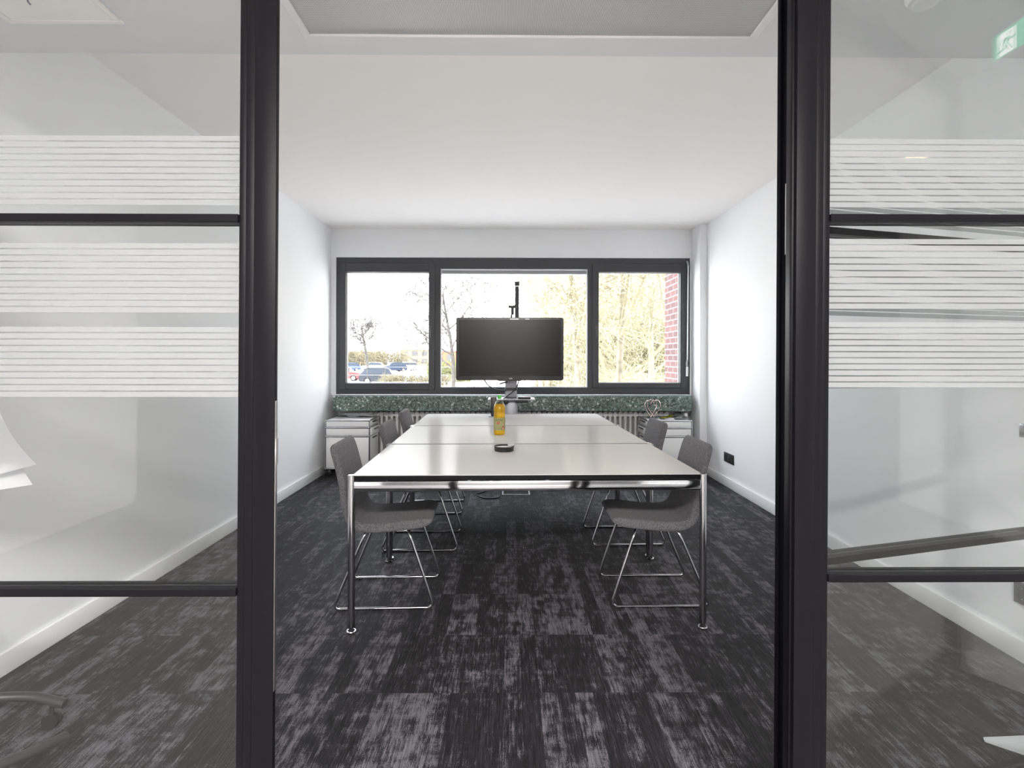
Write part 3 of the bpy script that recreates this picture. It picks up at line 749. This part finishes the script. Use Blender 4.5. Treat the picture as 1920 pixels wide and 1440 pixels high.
text_mesh('logo', 'PHILIPS', .0165, M['white'], tv, (.0, -.001, .018), (PI / 2, 0, 0))
bm = B(); bx(bm, -.0, .09, -.0025, 0, H - .022, H - .012, .001, 1); bx(bm, .155, .20, -.0025, 0, H - .020, H - .012, .001, 1); obj('status_light_strip', bm, M['bead'], tv)
t = thing('webcam', 'small black camera clip on top of the television', 'camera', (.022, 5.825, 1.723))
bm = B(); tube(bm, [(0, 0, 0), (-.003, 0, .02), (.004, 0, .035)], .008, 10); bx(bm, -.006, .022, -.012, .012, .03, .105, .005, 2); obj('arm', bm, M['blackp'], t)
bm = B(); bx(bm, -.032, .046, -.022, .022, .098, .122, .006, 2); bx(bm, .032, .048, -.02, .02, .112, .136, .003, 1); obj('camera_body', bm, M['blackp'], t)
t = thing('tv_cable', 'dark cables drooping below the television to its stand', 'cable', (0, 5.85, 1.09))
bm = B()
tube(bm, catmull([(-.26, -.01, .005), (-.21, -.03, -.06), (-.13, -.04, -.10), (-.06, -.03, -.11), (-.03, .0, -.11)], 6), .006, 8)
tube(bm, catmull([(.10, .0, .005), (.085, -.03, -.045), (.055, -.05, -.10), (-.02, -.06, -.16), (-.10, -.05, -.225), (-.12, -.03, -.24)], 6), .006, 8)
tube(bm, catmull([(.17, .0, .005), (.12, -.01, -.04), (.08, .01, -.07)], 6), .004, 8)
tube(bm, catmull([(-.10, -.02, -.045), (-.06, -.02, -.03), (-.02, .0, -.02)], 5), .008, 8); obj('cord', bm, M['blackp'], t)
t = thing('desk_speaker', 'slim black upright device with small foot, on the far table left of the bottle', 'speaker', (-.150, 5.44, TZ))
bm = B(); bx(bm, -.024, .030, -.03, .03, .006, .185, .006, 2); obj('body', bm, M['blackp'], t)
bm = B(); bx(bm, -.045, .034, -.04, .04, 0, .008, .002, 1); obj('foot', bm, M['greyp'], t)
bm = B(); tube(bm, smooth_path([(-.028, 0, .10), (-.028, 0, .194), (.05, 0, .194)], .02), .004, 8); obj('edge_trim', bm, M['silver'], t)

# ------------------------------------------------------------------ things on the table
t = thing('juice_bottle', 'bottle of amber apple juice with green cap on the middle table', 'bottle', (-.072, 4.175, TZ))
outer = [(0, .004), (.018, .010), (.030, .001), (.036, .0), (.041, .006), (.042, .016), (.0415, .05), (.0415, .125), (.042, .132), (.0405, .145), (.0425, .152), (.0425, .158), (.0395, .164), (.0395, .170), (.0425, .176), (.0428, .190), (.040, .205), (.032, .228), (.022, .248), (.0145, .258), (.0135, .266)]
bm = B(); lathe(bm, outer, n=40); obj('bottle_body', bm, M['pet'], t, ang=80)
jp = [(0, .0065), (.017, .012), (.030, .0035), (.0355, .002), (.0398, .007), (.0408, .016), (.0403, .05), (.0403, .125), (.0408, .132), (.0393, .145), (.0412, .152), (.0412, .158), (.0383, .164), (.0383, .170), (.0412, .176), (.0415, .190), (.0388, .205), (.0335, .2215), (0, .2215)]
bm = B(); lathe(bm, jp, n=40); obj('juice', bm, M['juice'], t, ang=80)
bm = B(); lathe(bm, [(0, .290), (.013, .290), (.0150, .287), (.0155, .266), (.0155, .262), (.0135, .262)], n=28); obj('cap', bm, M['green'], t)
lb_bm = B(); rings = []
for z in (.036, .126): rings.append([lb_bm.verts.new((.0424 * math.cos(a), .0424 * math.sin(a), z)) for a in [2 * PI * k / 48 for k in range(48)]])
for k in range(48): lb_bm.faces.new((rings[0][k], rings[0][(k + 1) % 48], rings[1][(k + 1) % 48], rings[1][k]))
bmesh.ops.solidify(lb_bm, geom=lb_bm.faces[:], thickness=-.0003)
lab = obj('label', lb_bm, M['label'], t)
def on_label(bm, pts, r):      # strokes wrapped on the label surface; u = arc position, front is -y
    tube(bm, [(.0429 * math.sin(u / .0425), -.0429 * math.cos(u / .0425), z) for u, z in pts], r, 5)
bm = B(); random.seed(2)
for z, u0, u1 in ((.116, -.026, .022), (.106, -.030, .028)):
    on_label(bm, [(u0 + (u1 - u0) * k / 40, z + .0028 * math.sin(k * 1.9) * (1 if k % 3 else .3)) for k in range(41)], .0008)
for z in (.068, .063): on_label(bm, [(-.026, z), (.0, z), (.02, z)], .0004)
obj('lettering', bm, M['ink'], lab)
def disc(bm, u, z, r):
    c = bm.verts.new((.0431 * math.sin(u / .0425), -.0431 * math.cos(u / .0425), z)); vs = []
    for k in range(20):
        a = 2 * PI * k / 20; uu = u + r * math.cos(a); vs.append(bm.verts.new((.0430 * math.sin(uu / .0425), -.0430 * math.cos(uu / .0425), z + r * math.sin(a))))
    for k in range(20): bm.faces.new((c, vs[k], vs[(k + 1) % 20]))
bm = B(); disc(bm, -.007, .089, .0105); disc(bm, .031, .054, .0115); obj('red_emblem', bm, M['red'], lab)
bm = B(); on_label(bm, [(-.010, .089), (-.006, .091), (-.004, .086)], .0016); on_label(bm, [(.026, .056), (.029, .050), (.031, .048)], .003); obj('emblem_mark', bm, M['white'], lab)
bm = B(); on_label(bm, [(.014, .047), (.018, .0455)], .003); obj('seed_print', bm, M['ink'], lab)

t = thing('round_dish', 'round black dish with pale inside on the nearest table', 'dish', (-.031, 3.45, TZ))
bm = B(); lathe(bm, [(0, 0), (.054, 0), (.058, .004), (.0595, .024), (.063, .029), (.0635, .031), (.060, .031), (.0555, .026), (.054, .010), (0, .010)], n=48); obj('bowl', bm, M['blackp'], t)
bm = B(); lathe(bm, [(0, .0105), (.0535, .0105), (.0535, .0225), (0, .0225)], n=40); obj('insert', bm, M['white'], t)
bm = B(); bx(bm, .022, .060, .012, .034, .026, .038, .003, 2); obj('clip', bm, M['silver'], t)

# ------------------------------------------------------------------ floor box and loose cable
t = thing('floor_box', 'floor outlet lid with pale metal rim set in the carpet beneath the far table', 'floor box', (.066, 5.64, 0))
bm = B()
for q in ((-.135, .135, -.16, -.146), (-.135, .135, .146, .16), (-.135, -.121, -.146, .146), (.121, .135, -.146, .146)): bx(bm, *q, 0, .005, .001, 1)
obj('rim', bm, M['bead'], t)
box('lid', (-.121, .121, -.146, .146, 0, .004), M['carpet'], t)
bm = B(); tube(bm, catmull([(-.07, 5.72, .007), (-.13, 5.68, .007), (-.20, 5.66, .007), (-.26, 5.57, .007), (-.315, 5.50, .007), (-.29, 5.41, .007), (-.22, 5.335, .007), (-.13, 5.33, .007), (-.085, 5.39, .007)], 6), .006, 8)
tag(obj('floor_cable', bm, M['blackp']), 'black cable loop lying on the carpet left of the floor outlet', 'cable')

# ------------------------------------------------------------------ flip chart behind the left glass
t = thing('flip_chart', 'flip chart stand with dark curved feet and hanging white pad behind left glass', 'flip chart', (-1.905, 1.70, 0))
ba = math.radians(56); u = Vector((math.cos(ba), math.sin(ba), 0)); nrm = Vector((math.sin(ba), -math.cos(ba), 0))
bm = B(); tube(bm, [(-.02, .0, .13), (-.02, 0, 1.9)], .018, 12); obj('column', bm, M['flipmetal'], t)
for pts in ([(-.02, 0, .14), (.0, .24, .14), (.11, .315, .125), (.22, .348, .108), (.322, .352, .082)],
            [(-.02, 0, .14), (.16, -.12, .14), (.30, -.085, .125), (.395, .03, .10), (.455, .185, .075)],
            [(-.02, 0, .14), (-.09, .14, .14), (-.11, .25, .11), (-.11, .33, .08)],
            [(-.02, 0, .14), (.02, -.16, .14), (.02, -.24, .11), (.02, -.30, .08)]):
    bm = B(); tube(bm, catmull(pts, 6), .0165, 12); lg = obj('foot', bm, M['flipmetal'], t)
    e = Vector(pts[-1]); dr = (Vector(pts[-1]) - Vector(pts[-2])); dr.z = 0; dr.normalize(); c = e - dr * (.16 if e.x > .4 else .045)
    bm = B(); px = Vector((-dr.y, dr.x, 0))
    for s in (-1, 1): tube(bm, [c + px * (s * .006) + Vector((0, 0, .026 - c.z)), c + px * (s * .017) + Vector((0, 0, .026 - c.z))], .026, 20)
    tube(bm, [c + Vector((0, 0, .026 - c.z)), c + Vector((0, 0, .0))], .007, 8); obj('caster', bm, M['blackp'], lg)
bm = B()
cen = Vector((0.01, -.02, 0))
def bp(a, n_, z): return cen + u * a + nrm * n_ + Vector((0, 0, z))
def obox(bm, a0, a1, n0, n1, z0, z1):
    v = [bm.verts.new(bp(a, n_, z)) for z in (z0, z1) for n_ in (n0, n1) for a in (a0, a1)]
    for f in ((0, 1, 3, 2), (4, 6, 7, 5), (0, 4, 5, 1), (2, 3, 7, 6), (0, 2, 6, 4), (1, 5, 7, 3)): bm.faces.new([v[i] for i in f])
obox(bm, -.29, .285, -.02, .0, .92, 1.95); obj('board', bm, M['white'], t, smooth=False)
bm = B(); obox(bm, -.29, .285, 0, .03, 1.90, 1.96); obj('clamp_bar', bm, M['greyp'], t, smooth=False)
def pad(kx, kz, dz, nm):
    bm = B(); rows = []; nz, na = 26, 14
    for i in range(nz + 1):
        f = i / nz; row = []
        for j in range(na + 1):
            g = j / na; a = -.28 + .567 * g; z = 1.89 - f * 1.02
            cf = max(0, (f - .58) / .42); cg = max(0, (g - .35) / .65)
            fl = (cf ** 1.8) * (cg ** 1.3)
            q = bp(a, .006 + dz + kx * fl + .01 * f, z + kz * fl)
            q += Vector((.06 * fl, .045 * fl, 0)); row.append(bm.verts.new(q))
        rows.append(row)
    for i in range(nz):
        for j in range(na): bm.faces.new((rows[i][j], rows[i + 1][j], rows[i + 1][j + 1], rows[i][j + 1]))
    bmesh.ops.solidify(bm, geom=bm.faces[:], thickness=.0008); obj(nm, bm, M['paper'], t, ang=80)
pad(.15, .10, .003, 'paper_pad'); pad(.12, .03, .0, 'paper_pad')

# ------------------------------------------------------------------ curled sheet at the right edge
bm = B(); rows = []; nu, nv = 22, 16
for i in range(nu + 1):
    a = i / nu; row = []
    wdt = .34 * min(1, .03 + a * 1.25)
    for j in range(nv + 1):
        b = j / nv; th = 2.6 * max(0, b - .35)         # the far edge rolls up and over towards the viewer
        x = .62 * a; rr = .085 * min(1, .1 + a * 1.3)
        y = wdt * (min(b, .35) - .35) + rr * math.sin(th); z = .004 + rr * (1 - math.cos(th)) + .045 * (1 - a) ** 2
        row.append(bm.verts.new((x, y, z)))
    rows.append(row)
for i in range(nu):
    for j in range(nv): bm.faces.new((rows[i][j], rows[i + 1][j], rows[i + 1][j + 1], rows[i][j + 1]))
bmesh.ops.solidify(bm, geom=bm.faces[:], thickness=.0008)
o = obj('paper_curl', bm, M['paper'], None, ang=80); o.location = (1.575, 1.88, .002); o.rotation_euler = (0, 0, -.22)
tag(o, 'large curled white paper sheet on the carpet at the lower right', 'paper')

# ------------------------------------------------------------------ corridor sign and lamp, mirrored in the glass
t = thing('exit_sign', 'green emergency exit sign with running figure, mirrored in the upper right glass', 'exit sign', (2.045, .235, 2.556))
# local: panel plane x=0 facing -x, y runs towards the partition
box('panel', (.003, .020, .008, .300, .012, .120), M['sgreen'], t)
bm = B(); bx(bm, -.006, .03, -.004, .31, .120, .134, .002, 1); bx(bm, -.004, .028, -.004, .31, 0, .012, .002, 1); bx(bm, -.003, .026, -.004, .008, .012, .120, .001, 1); bx(bm, -.003, .026, .300, .31, .012, .120, .001, 1)
obj('frame', bm, M['signframe'], t)
bm = B(); tube(bm, [(.012, .05, .134), (.012, .05, ZH - 2.556)], .005, 8); tube(bm, [(.012, .26, .134), (.012, .26, ZH - 2.556)], .005, 8); obj('hanger', bm, M['signframe'], t)
bm = B(); prism(bm, [(.032, .020), (.110, .020), (.110, .112), (.032, .112)], .0015, .003, 'x')
prism(bm, [(.155, .066), (.200, .105), (.200, .082), (.262, .082), (.262, .050), (.200, .050), (.200, .027)], .0015, .003, 'x'); obj('white_symbol', bm, M['swhite'], t, smooth=False)
bm = B()
def stroke(pts, r):
    for (a, b) in zip(pts, pts[1:]):
        d = Vector((b[0] - a[0], b[1] - a[1])); l = d.length; d /= l; q = Vector((-d.y, d.x)) * r
        a2 = Vector(a) - d * r * .5; b2 = Vector(b) + d * r * .5
        prism(bm, [tuple(a2 + q), tuple(a2 - q), tuple(b2 - q), tuple(b2 + q)], .0002, .0015, 'x')
stroke([(.078, .084), (.066, .058)], .006); stroke([(.078, .082), (.060, .082), (.050, .070)], .003); stroke([(.076, .080), (.092, .070), (.106, .076)], .003)
stroke([(.068, .060), (.060, .044), (.036, .038)], .0035); stroke([(.069, .060), (.082, .045), (.092, .030)], .0035)
prism(bm, [(.084 + .0065 * math.cos(a * PI / 6), .098 + .0065 * math.sin(a * PI / 6)) for a in range(12)], .0002, .0015, 'x')
obj('running_figure', bm, M['sgreen'], t, smooth=False)
t = thing('ceiling_downlight', 'round warm corridor downlight, mirrored in the right frosted stripes', 'lamp', (2.87, -1.36, ZH))
bm = B(); lathe(bm, [(.10, 0), (.10, -.006), (.085, -.010), (.08, -.004)], n=32); obj('trim_ring', bm, M['white'], t)
bm = B(); lathe(bm, [(0, -.004), (.08, -.004), (.08, -.002), (0, -.002)], n=32); obj('lamp_disc', bm, M['lampglow'], t)

# ------------------------------------------------------------------ outside
GZ = -1.25
bm = B(); bx(bm, -150, 150, 7.2, 260, GZ - .4, GZ); struct('ground', bm, M['ground'])
bm = B(); bx(bm, 1.5, 30, 21, 34, GZ, GZ + .03); tag(obj('lawn', bm, M['grass'], smooth=False), 'patchy winter lawn outside the window', 'grass', kind='stuff')
bm = B(); bx(bm, -40, 30, 9.5, 13, GZ, GZ + .03); tag(obj('paved_path', bm, M['path'], smooth=False), 'pale paved path right outside the window', 'path')
bm = B(); bx(bm, 2.085, 2.55, 7.08, 7.66, GZ, 4.2); struct('wall_outside', bm, M['brick'])
# unseen building mass added for shade: facade above the window and flat roof, they shade the ground next to it
bm = B(); bx(bm, -18, 18, 7.06, 7.3, 2.84, 8.0); bx(bm, -18, -2.3, 7.06, 7.3, GZ, 2.84); bx(bm, 2.42, 18, 7.06, 7.3, GZ, 2.84); bx(bm, -2.3, 2.42, 7.2, 7.3, GZ, .86)
struct('wall_shade_facade', bm, M['brick'])
bm = B(); bx(bm, -18, 18, -9, 7.3, 8.0, 8.25); struct('roof', bm, M['facw'])  # unseen roof slab, added to hold back the sun
bm = B(); bx(bm, -18, 18, -9.2, -9, GZ, 8.2); struct('wall_shade_rear', bm, M['brick'])  # unseen rear wall, added to block sun from behind

def tree(label, x, y, h, seed, trunk_r, barkm, twigm, levels=4, spread=.55, lean_=(0, 0), start=.3, nb=5, group=None, name='bare_tree', rmin=.006, stems=1):
    rnd = random.Random(seed); t = thing(name, label, 'tree', (x, y, GZ + (.032 if 21 < y < 34 and x > 1.5 else .001)), 0, group)
    bt, bb = B(), B()
    def grow(p, d, ln, r, lv):
        n = 5; pts = [p]; rs = [r]; q = p.copy(); dd = d.copy()
        for k in range(n):
            jt = .045 if lv == 0 else .13
            dd = (dd + Vector((rnd.gauss(0, jt), rnd.gauss(0, jt), rnd.gauss(.03, .06)))).normalized()
            q = q + dd * ln / n; pts.append(q.copy()); rs.append(max(rmin, r * (1 - .62 * (k + 1) / n)))
        tube(bt if lv == 0 else bb, pts, rs, 8 if lv == 0 else (5 if lv < 2 else 3), cap=False)
        if lv >= levels: return
        cnt = nb if lv < 2 else max(2, nb - 1)
        for c in range(cnt):
            f = (start if lv == 0 else .2) + (1 - (start if lv == 0 else .2)) * (c + rnd.random() * .8) / cnt
            f = min(.999, f); i = int(f * n); a = pts[i].lerp(pts[min(i + 1, n)], f * n - i)
            base = (pts[min(i + 1, n)] - pts[i]).normalized()
            o_ = base.orthogonal().normalized(); o_ = Matrix.Rotation(rnd.random() * 2 * PI, 3, base) @ o_
            nd = (base * (1 - spread) + o_ * spread * (.7 + .6 * rnd.random())).normalized()
            nd.z += .12; nd.normalize()
            grow(a, nd, ln * (.48 + .25 * rnd.random()) * (1 - .35 * f), max(rmin, rs[i] * (.42 + .2 * rnd.random())), lv + 1)
    for s in range(stems):
        a = 2 * PI * s / max(1, stems) + rnd.random(); o2 = Vector((math.cos(a), math.sin(a), 0)) * (.12 if stems > 1 else 0)
        grow(Vector((0, 0, 0)) + o2 * trunk_r * 4, Vector((lean_[0] + o2.x * 1.2, lean_[1] + o2.y, 1)).normalized(), h * (.9 if stems > 1 else .8), trunk_r, 0)
    obj('trunk', bt, barkm, t, ang=80); obj('branches', bb, twigm, t, smooth=False)
    return t
def px(xr, y): return xr * y          # lateral position of a sight line with slope xr at distance y
TG = 'bare trees outside the window'
tree('small pollarded tree far off in the left window pane', px(-.2455, 75), 75, 8.0, 11, .26, M['bark2'], M['bark2'], 3, .6, start=.5, nb=7, group=TG, rmin=.045)
tree('dark bare tree just right of the left window mullion', px(-.098, 32), 32, 7.6, 5, .13, M['bark2'], M['bark2'], 3, .62, (.02, 0), start=.3, nb=8, group=TG, rmin=.02)
tree('slender leaning tree behind the top of the television pole', px(.010, 26), 26, 11, 8, .11, M['bark1'], M['bark1'], 3, .42, (-.16, 0), start=.3, nb=6, group=TG, rmin=.011)
tree('several-stemmed birch right of the television pole', px(.055, 22), 22, 10, 21, .085, M['bark1'], M['bark1'], 3, .42, (.0, 0), start=.3, nb=5, group=TG, rmin=.009, stems=3)
tree('thick tan trunk beside the right mullion of the middle window', px(.128, 16), 16, 10, 14, .105, M['bark1'], M['twig'], 4, .5, (-.05, 0), start=.28, nb=6, group=TG, rmin=.008)
tree('bushy twiggy willow filling the right window pane', px(.192, 15), 15, 9, 33, .11, M['bark1'], M['twig'], 4, .6, (.03, 0), start=.18, nb=9, group=TG, rmin=.0085)
tree('second twiggy tree at the right, next to the brick wall', px(.252, 19), 19, 8.5, 47, .12, M['bark1'], M['twig'], 4, .6, (.0, 0), start=.15, nb=9, group=TG, rmin=.010)
def bush(label, x, y, w, d, h, seed, m, n=420, name='bare_bush', stuff=None):
    rnd = random.Random(seed); bm = B()
    for k in range(n):
        a = Vector((rnd.uniform(-w, w), rnd.uniform(-d, d), 0)); q = a + Vector((rnd.gauss(0, .22 * h), rnd.gauss(0, .22 * h), h * rnd.uniform(.45, 1.0)))
        mid = a.lerp(q, .5) + Vector((rnd.gauss(0, .06), rnd.gauss(0, .06), 0)); r = .006 + .0004 * y
        tube(bm, [a, mid, q], [r, r * .8, r * .5], 3, cap=False)
        for s in range(3):
            p0 = a.lerp(q, rnd.uniform(.4, .95)); tube(bm, [p0, p0 + Vector((rnd.gauss(0, .25 * h), rnd.gauss(0, .25 * h), rnd.uniform(.05, .25) * h))], [r * .6, r * .4], 3, cap=False)
    o = obj(name, bm, m, None, smooth=False); o.location = (x, y, GZ + (.032 if 21 < y < 34 and x > 1.5 else .001)); return tag(o, label, 'bush')
bush('dry twiggy bush along the foot of the right window pane', px(.225, 24), 24, 3.2, 1.2, 2.0, 3, M['twig'], 600)
bush('dry bush between the television and the right mullion', px(.125, 27), 27, 2.0, 1.0, 2.0, 6, M['hedge'], 380)
bush('low tan hedge at the right of the left window pane', px(-.165, 52), 52, 2.9, .7, 1.1, 9, M['hedge'], 420, 'low_hedge')
bush('tan treeline far behind the parked cars on the left', px(-.25, 135), 135, 9.5, 2, 5.0, 12, M['hedge'], 500, 'bare_thicket')
bush('greenish hedge left of the television edge', px(-.105, 60), 60, 2.2, .8, 2.2, 15, M['grass'], 420, 'low_hedge')
bush('tall pale twiggy thicket behind the willow in the right window pane', px(.205, 36), 36, 5.2, 1.5, 8.5, 27, M['twig'], 900, 'bare_thicket')
bush('brown thicket far behind the right trees', px(.21, 45), 45, 7.5, 2.0, 4.2, 18, M['hedge'], 700, 'bare_thicket')

def car(label, x, y, rz, col, ln=4.3, suv=0.0):
    t = thing('car', label, 'car', (x, y, GZ), rz, 'cars parked outside the window'); m = mat('car_paint', col, .5, spec=.12)
    h = .12 * suv; l = ln / 2
    body = [(-l, .35), (-l + .02, .70 + h), (-l + .12, .92 + h), (-l + .75, 1.0 + h), (l - 1.35, .98 + h), (l - .35, .84 + h), (l - .03, .66 + h), (l, .38), (l - .1, .24), (-l + .1, .24)]
    bm = B(); prism(bm, body, -.86, .86, 'y'); bmesh.ops.bevel(bm, geom=bm.edges[:], offset=.05, segments=2, affect='EDGES'); obj('body', bm, m, t)
    cab = [(-l + .12, .92 + h), (-l + .55, 1.40 + h), (-l + 1.0, 1.50 + h), (.25, 1.50 + h), (.7, 1.38 + h), (l - 1.2, .95 + h)]
    bm = B(); vs = prism(bm, cab, -.78, .78, 'y')
    for v in vs:
        if v.co.z > 1.2 + h: v.co.y *= .84
    obj('cabin_glass', bm, M['carglass'], t, smooth=False)
    bm = B(); vs = prism(bm, [(-l + .52, 1.39 + h), (-l + 1.0, 1.49 + h), (.25, 1.49 + h), (.7, 1.37 + h), (.66, 1.43 + h), (.25, 1.535 + h), (-l + 1.0, 1.535 + h), (-l + .5, 1.44 + h)], -.67, .67, 'y'); obj('roof', bm, m, t)
    for wx in (-l + .82, l - .85):
        for s in (-1, 1):
            bm = B(); lathe(bm, [(0, s * .66), (.30, s * .66), (.325, s * .70), (.325, s * .86), (.30, s * .885), (.2, s * .885)], wx, .325, 24, 'y'); w = obj('wheel', bm, M['tire'], t)
            bm = B(); lathe(bm, [(.2, s * .885), (.18, s * .87), (0, s * .88)], wx, .325, 16, 'y'); obj('rim', bm, M['silver'], w)
    bm = B()
    for s in (-1, 1): bx(bm, l - .16, l + .0, s * .6 - .16, s * .6 + .16, .62 + h, .74 + h, .03, 1)
    obj('headlight', bm, M['silver'], t)
    return t
car('dark grey hatchback parked nearest in the left window pane', px(-.2215, 55), 55, 0.12, (.020, .023, .03), 4.3)
car('dark blue car behind the grey hatchback, three-quarter view', px(-.2025, 100), 100, -2.5, (.016, .022, .04), 4.6, 1)
car('white van-like car right beside the dark blue car', px(-.181, 106), 106, -2.6, (.40, .36, .32), 4.4, 1)
car('blue car at the left edge of the left window pane', px(-.281, 104), 104, -2.7, (.03, .045, .10), 4.3)
car('pale car parked between the blue cars at left', px(-.238, 112), 112, 3.1, (.42, .43, .42), 4.4)
car('red car cut off by the left window frame', px(-.289, 62), 62, .1, (.22, .03, .03), 4.0)
# fence along the parking lot
t = thing('wire_fence', 'thin wire fence with dark posts before the parked cars', 'fence', (0, 50, GZ))
for k in range(9):
    bm = B(); tube(bm, [(-15.5 + k * 1.55, 0, 0), (-15.5 + k * 1.55, 0, 1.75)], .035, 6); obj('post', bm, M['bark2'], t)
bm = B()
for z in (.4, 1.0, 1.7): tube(bm, [(-15.5, 0, z), (-3.1, 0, z)], .007, 4)
obj('wire', bm, M['silver'], t)
for k in range(5):
    x = px(-.2335 + .0105 * k, 150); t = thing('flagpole', 'white flagpole behind the parked cars, one of five in line', 'pole', (x, 150, GZ), 0, 'flagpoles behind the parking lot')
    bm = B(); tube(bm, [(0, 0, 0), (0, 0, 5.3 if k else 6.5)], [.11, .07], 8); obj('mast', bm, M['white'], t)
    bm = B(); bmesh.ops.create_uvsphere(bm, u_segments=8, v_segments=6, radius=.12, matrix=Matrix.Translation((0, 0, 5.35 if k else 6.55))); obj('finial', bm, M['silver'], t)
def building(label, x, y, w, d, h, m, nx, nz):
    t = thing('building', label, 'building', (x, y, GZ)); box('facade', (-w / 2, w / 2, 0, d, 0, h), m, t, smooth=False)
    box('roof', (-w / 2 - .2, w / 2 + .2, -.2, d + .2, h, h + .3), M['silver'], t, smooth=False)
    for i in range(nx):
        for k in range(nz):
            cx_ = -w / 2 + (i + .5) * w / nx; cz_ = (k + .5) * h / nz
            box('window', (cx_ - w / nx * .3, cx_ + w / nx * .3, -.06, .0, cz_ - h / nz * .28, cz_ + h / nz * .28), M['facw'], t, smooth=False)
building('low orange building far away, just left of the television', px(-.094, 170), 170, 13, 8, 4.3, M['fac1'], 4, 1)
building('tan brick building far away at the right of the left pane', px(-.165, 190), 190, 9.5, 8, 5.0, M['fac2'], 3, 2)
building('reddish tan building behind the pollarded tree', px(-.253, 185), 185, 10, 8, 4.2, M['fac2'], 4, 1)

# ------------------------------------------------------------------ light
w = bpy.data.worlds.new('overcast_sky'); bpy.context.scene.world = w; w.use_nodes = True
nt = w.node_tree; bg = nt.nodes['Background']
tc = nt.nodes.new('ShaderNodeTexCoord'); sp = nt.nodes.new('ShaderNodeSeparateXYZ'); L(nt, tc.outputs['Generated'], sp.inputs[0])
c = ramp(nt, sp.outputs[2], [(0.0, (1.0, 1.0, 1.0)), (0.5, (0.86, 0.92, 1.02))]); L(nt, c, bg.inputs[0]); bg.inputs[1].default_value = 4.6
def area(name, loc, size, power, col, rot=(0, 0, 0), portal=False):
    l = bpy.data.lights.new(name, 'AREA'); l.shape = 'RECTANGLE'; l.size, l.size_y = size; l.energy = power; l.color = col
    o = bpy.data.objects.new(name, l); C.objects.link(o); o.location = loc; o.rotation_euler = rot
    if portal: l.cycles.is_portal = True
    return o
area('window_portal', (.045, 7.0, 1.69), (4.1, 1.6), 1, (1, 1, 1), (-PI / 2, 0, 0), True)
area('corridor_fill', (0, -1.6, ZH - .02), (2.4, .6), 270, (1, .955, .91))  # added fill light without a fixture, brightens the room from the corridor
sl = bpy.data.lights.new('sun', 'SUN'); sl.energy = 8.6; sl.angle = .02; sl.color = (1, .95, .86)
so = bpy.data.objects.new('sun', sl); C.objects.link(so); so.rotation_euler = (math.radians(36), 0, math.radians(-18))

# ------------------------------------------------------------------ camera
cam = bpy.data.cameras.new('camera'); co = bpy.data.objects.new('camera', cam); C.objects.link(co)
cam.sensor_fit = 'HORIZONTAL'; cam.sensor_width = 36; cam.lens = 1072.5 / 1920 * 36
cam.shift_x = (960 - 963.6) / 1920; cam.shift_y = (669.8 - 720) / 1920
cam.clip_start = .05; cam.clip_end = 600
co.location = (0, 0, 1.32)
co.matrix_world = Matrix.Translation((0, 0, 1.32)) @ Matrix.Rotation(-.0079, 4, 'Z') @ Matrix.Rotation(PI / 2, 4, 'X') @ Matrix.Rotation(.0015, 4, 'Z')
S = bpy.context.scene; S.camera = co
S.view_settings.view_transform = 'Standard'; S.view_settings.look = 'None'; S.view_settings.gamma = 1; S.view_settings.exposure = 1.33
S.cycles.max_bounces = 12; S.cycles.diffuse_bounces = 6; S.cycles.transparent_max_bounces = 24; S.cycles.transmission_bounces = 10
S.cycles.sample_clamp_indirect = 8
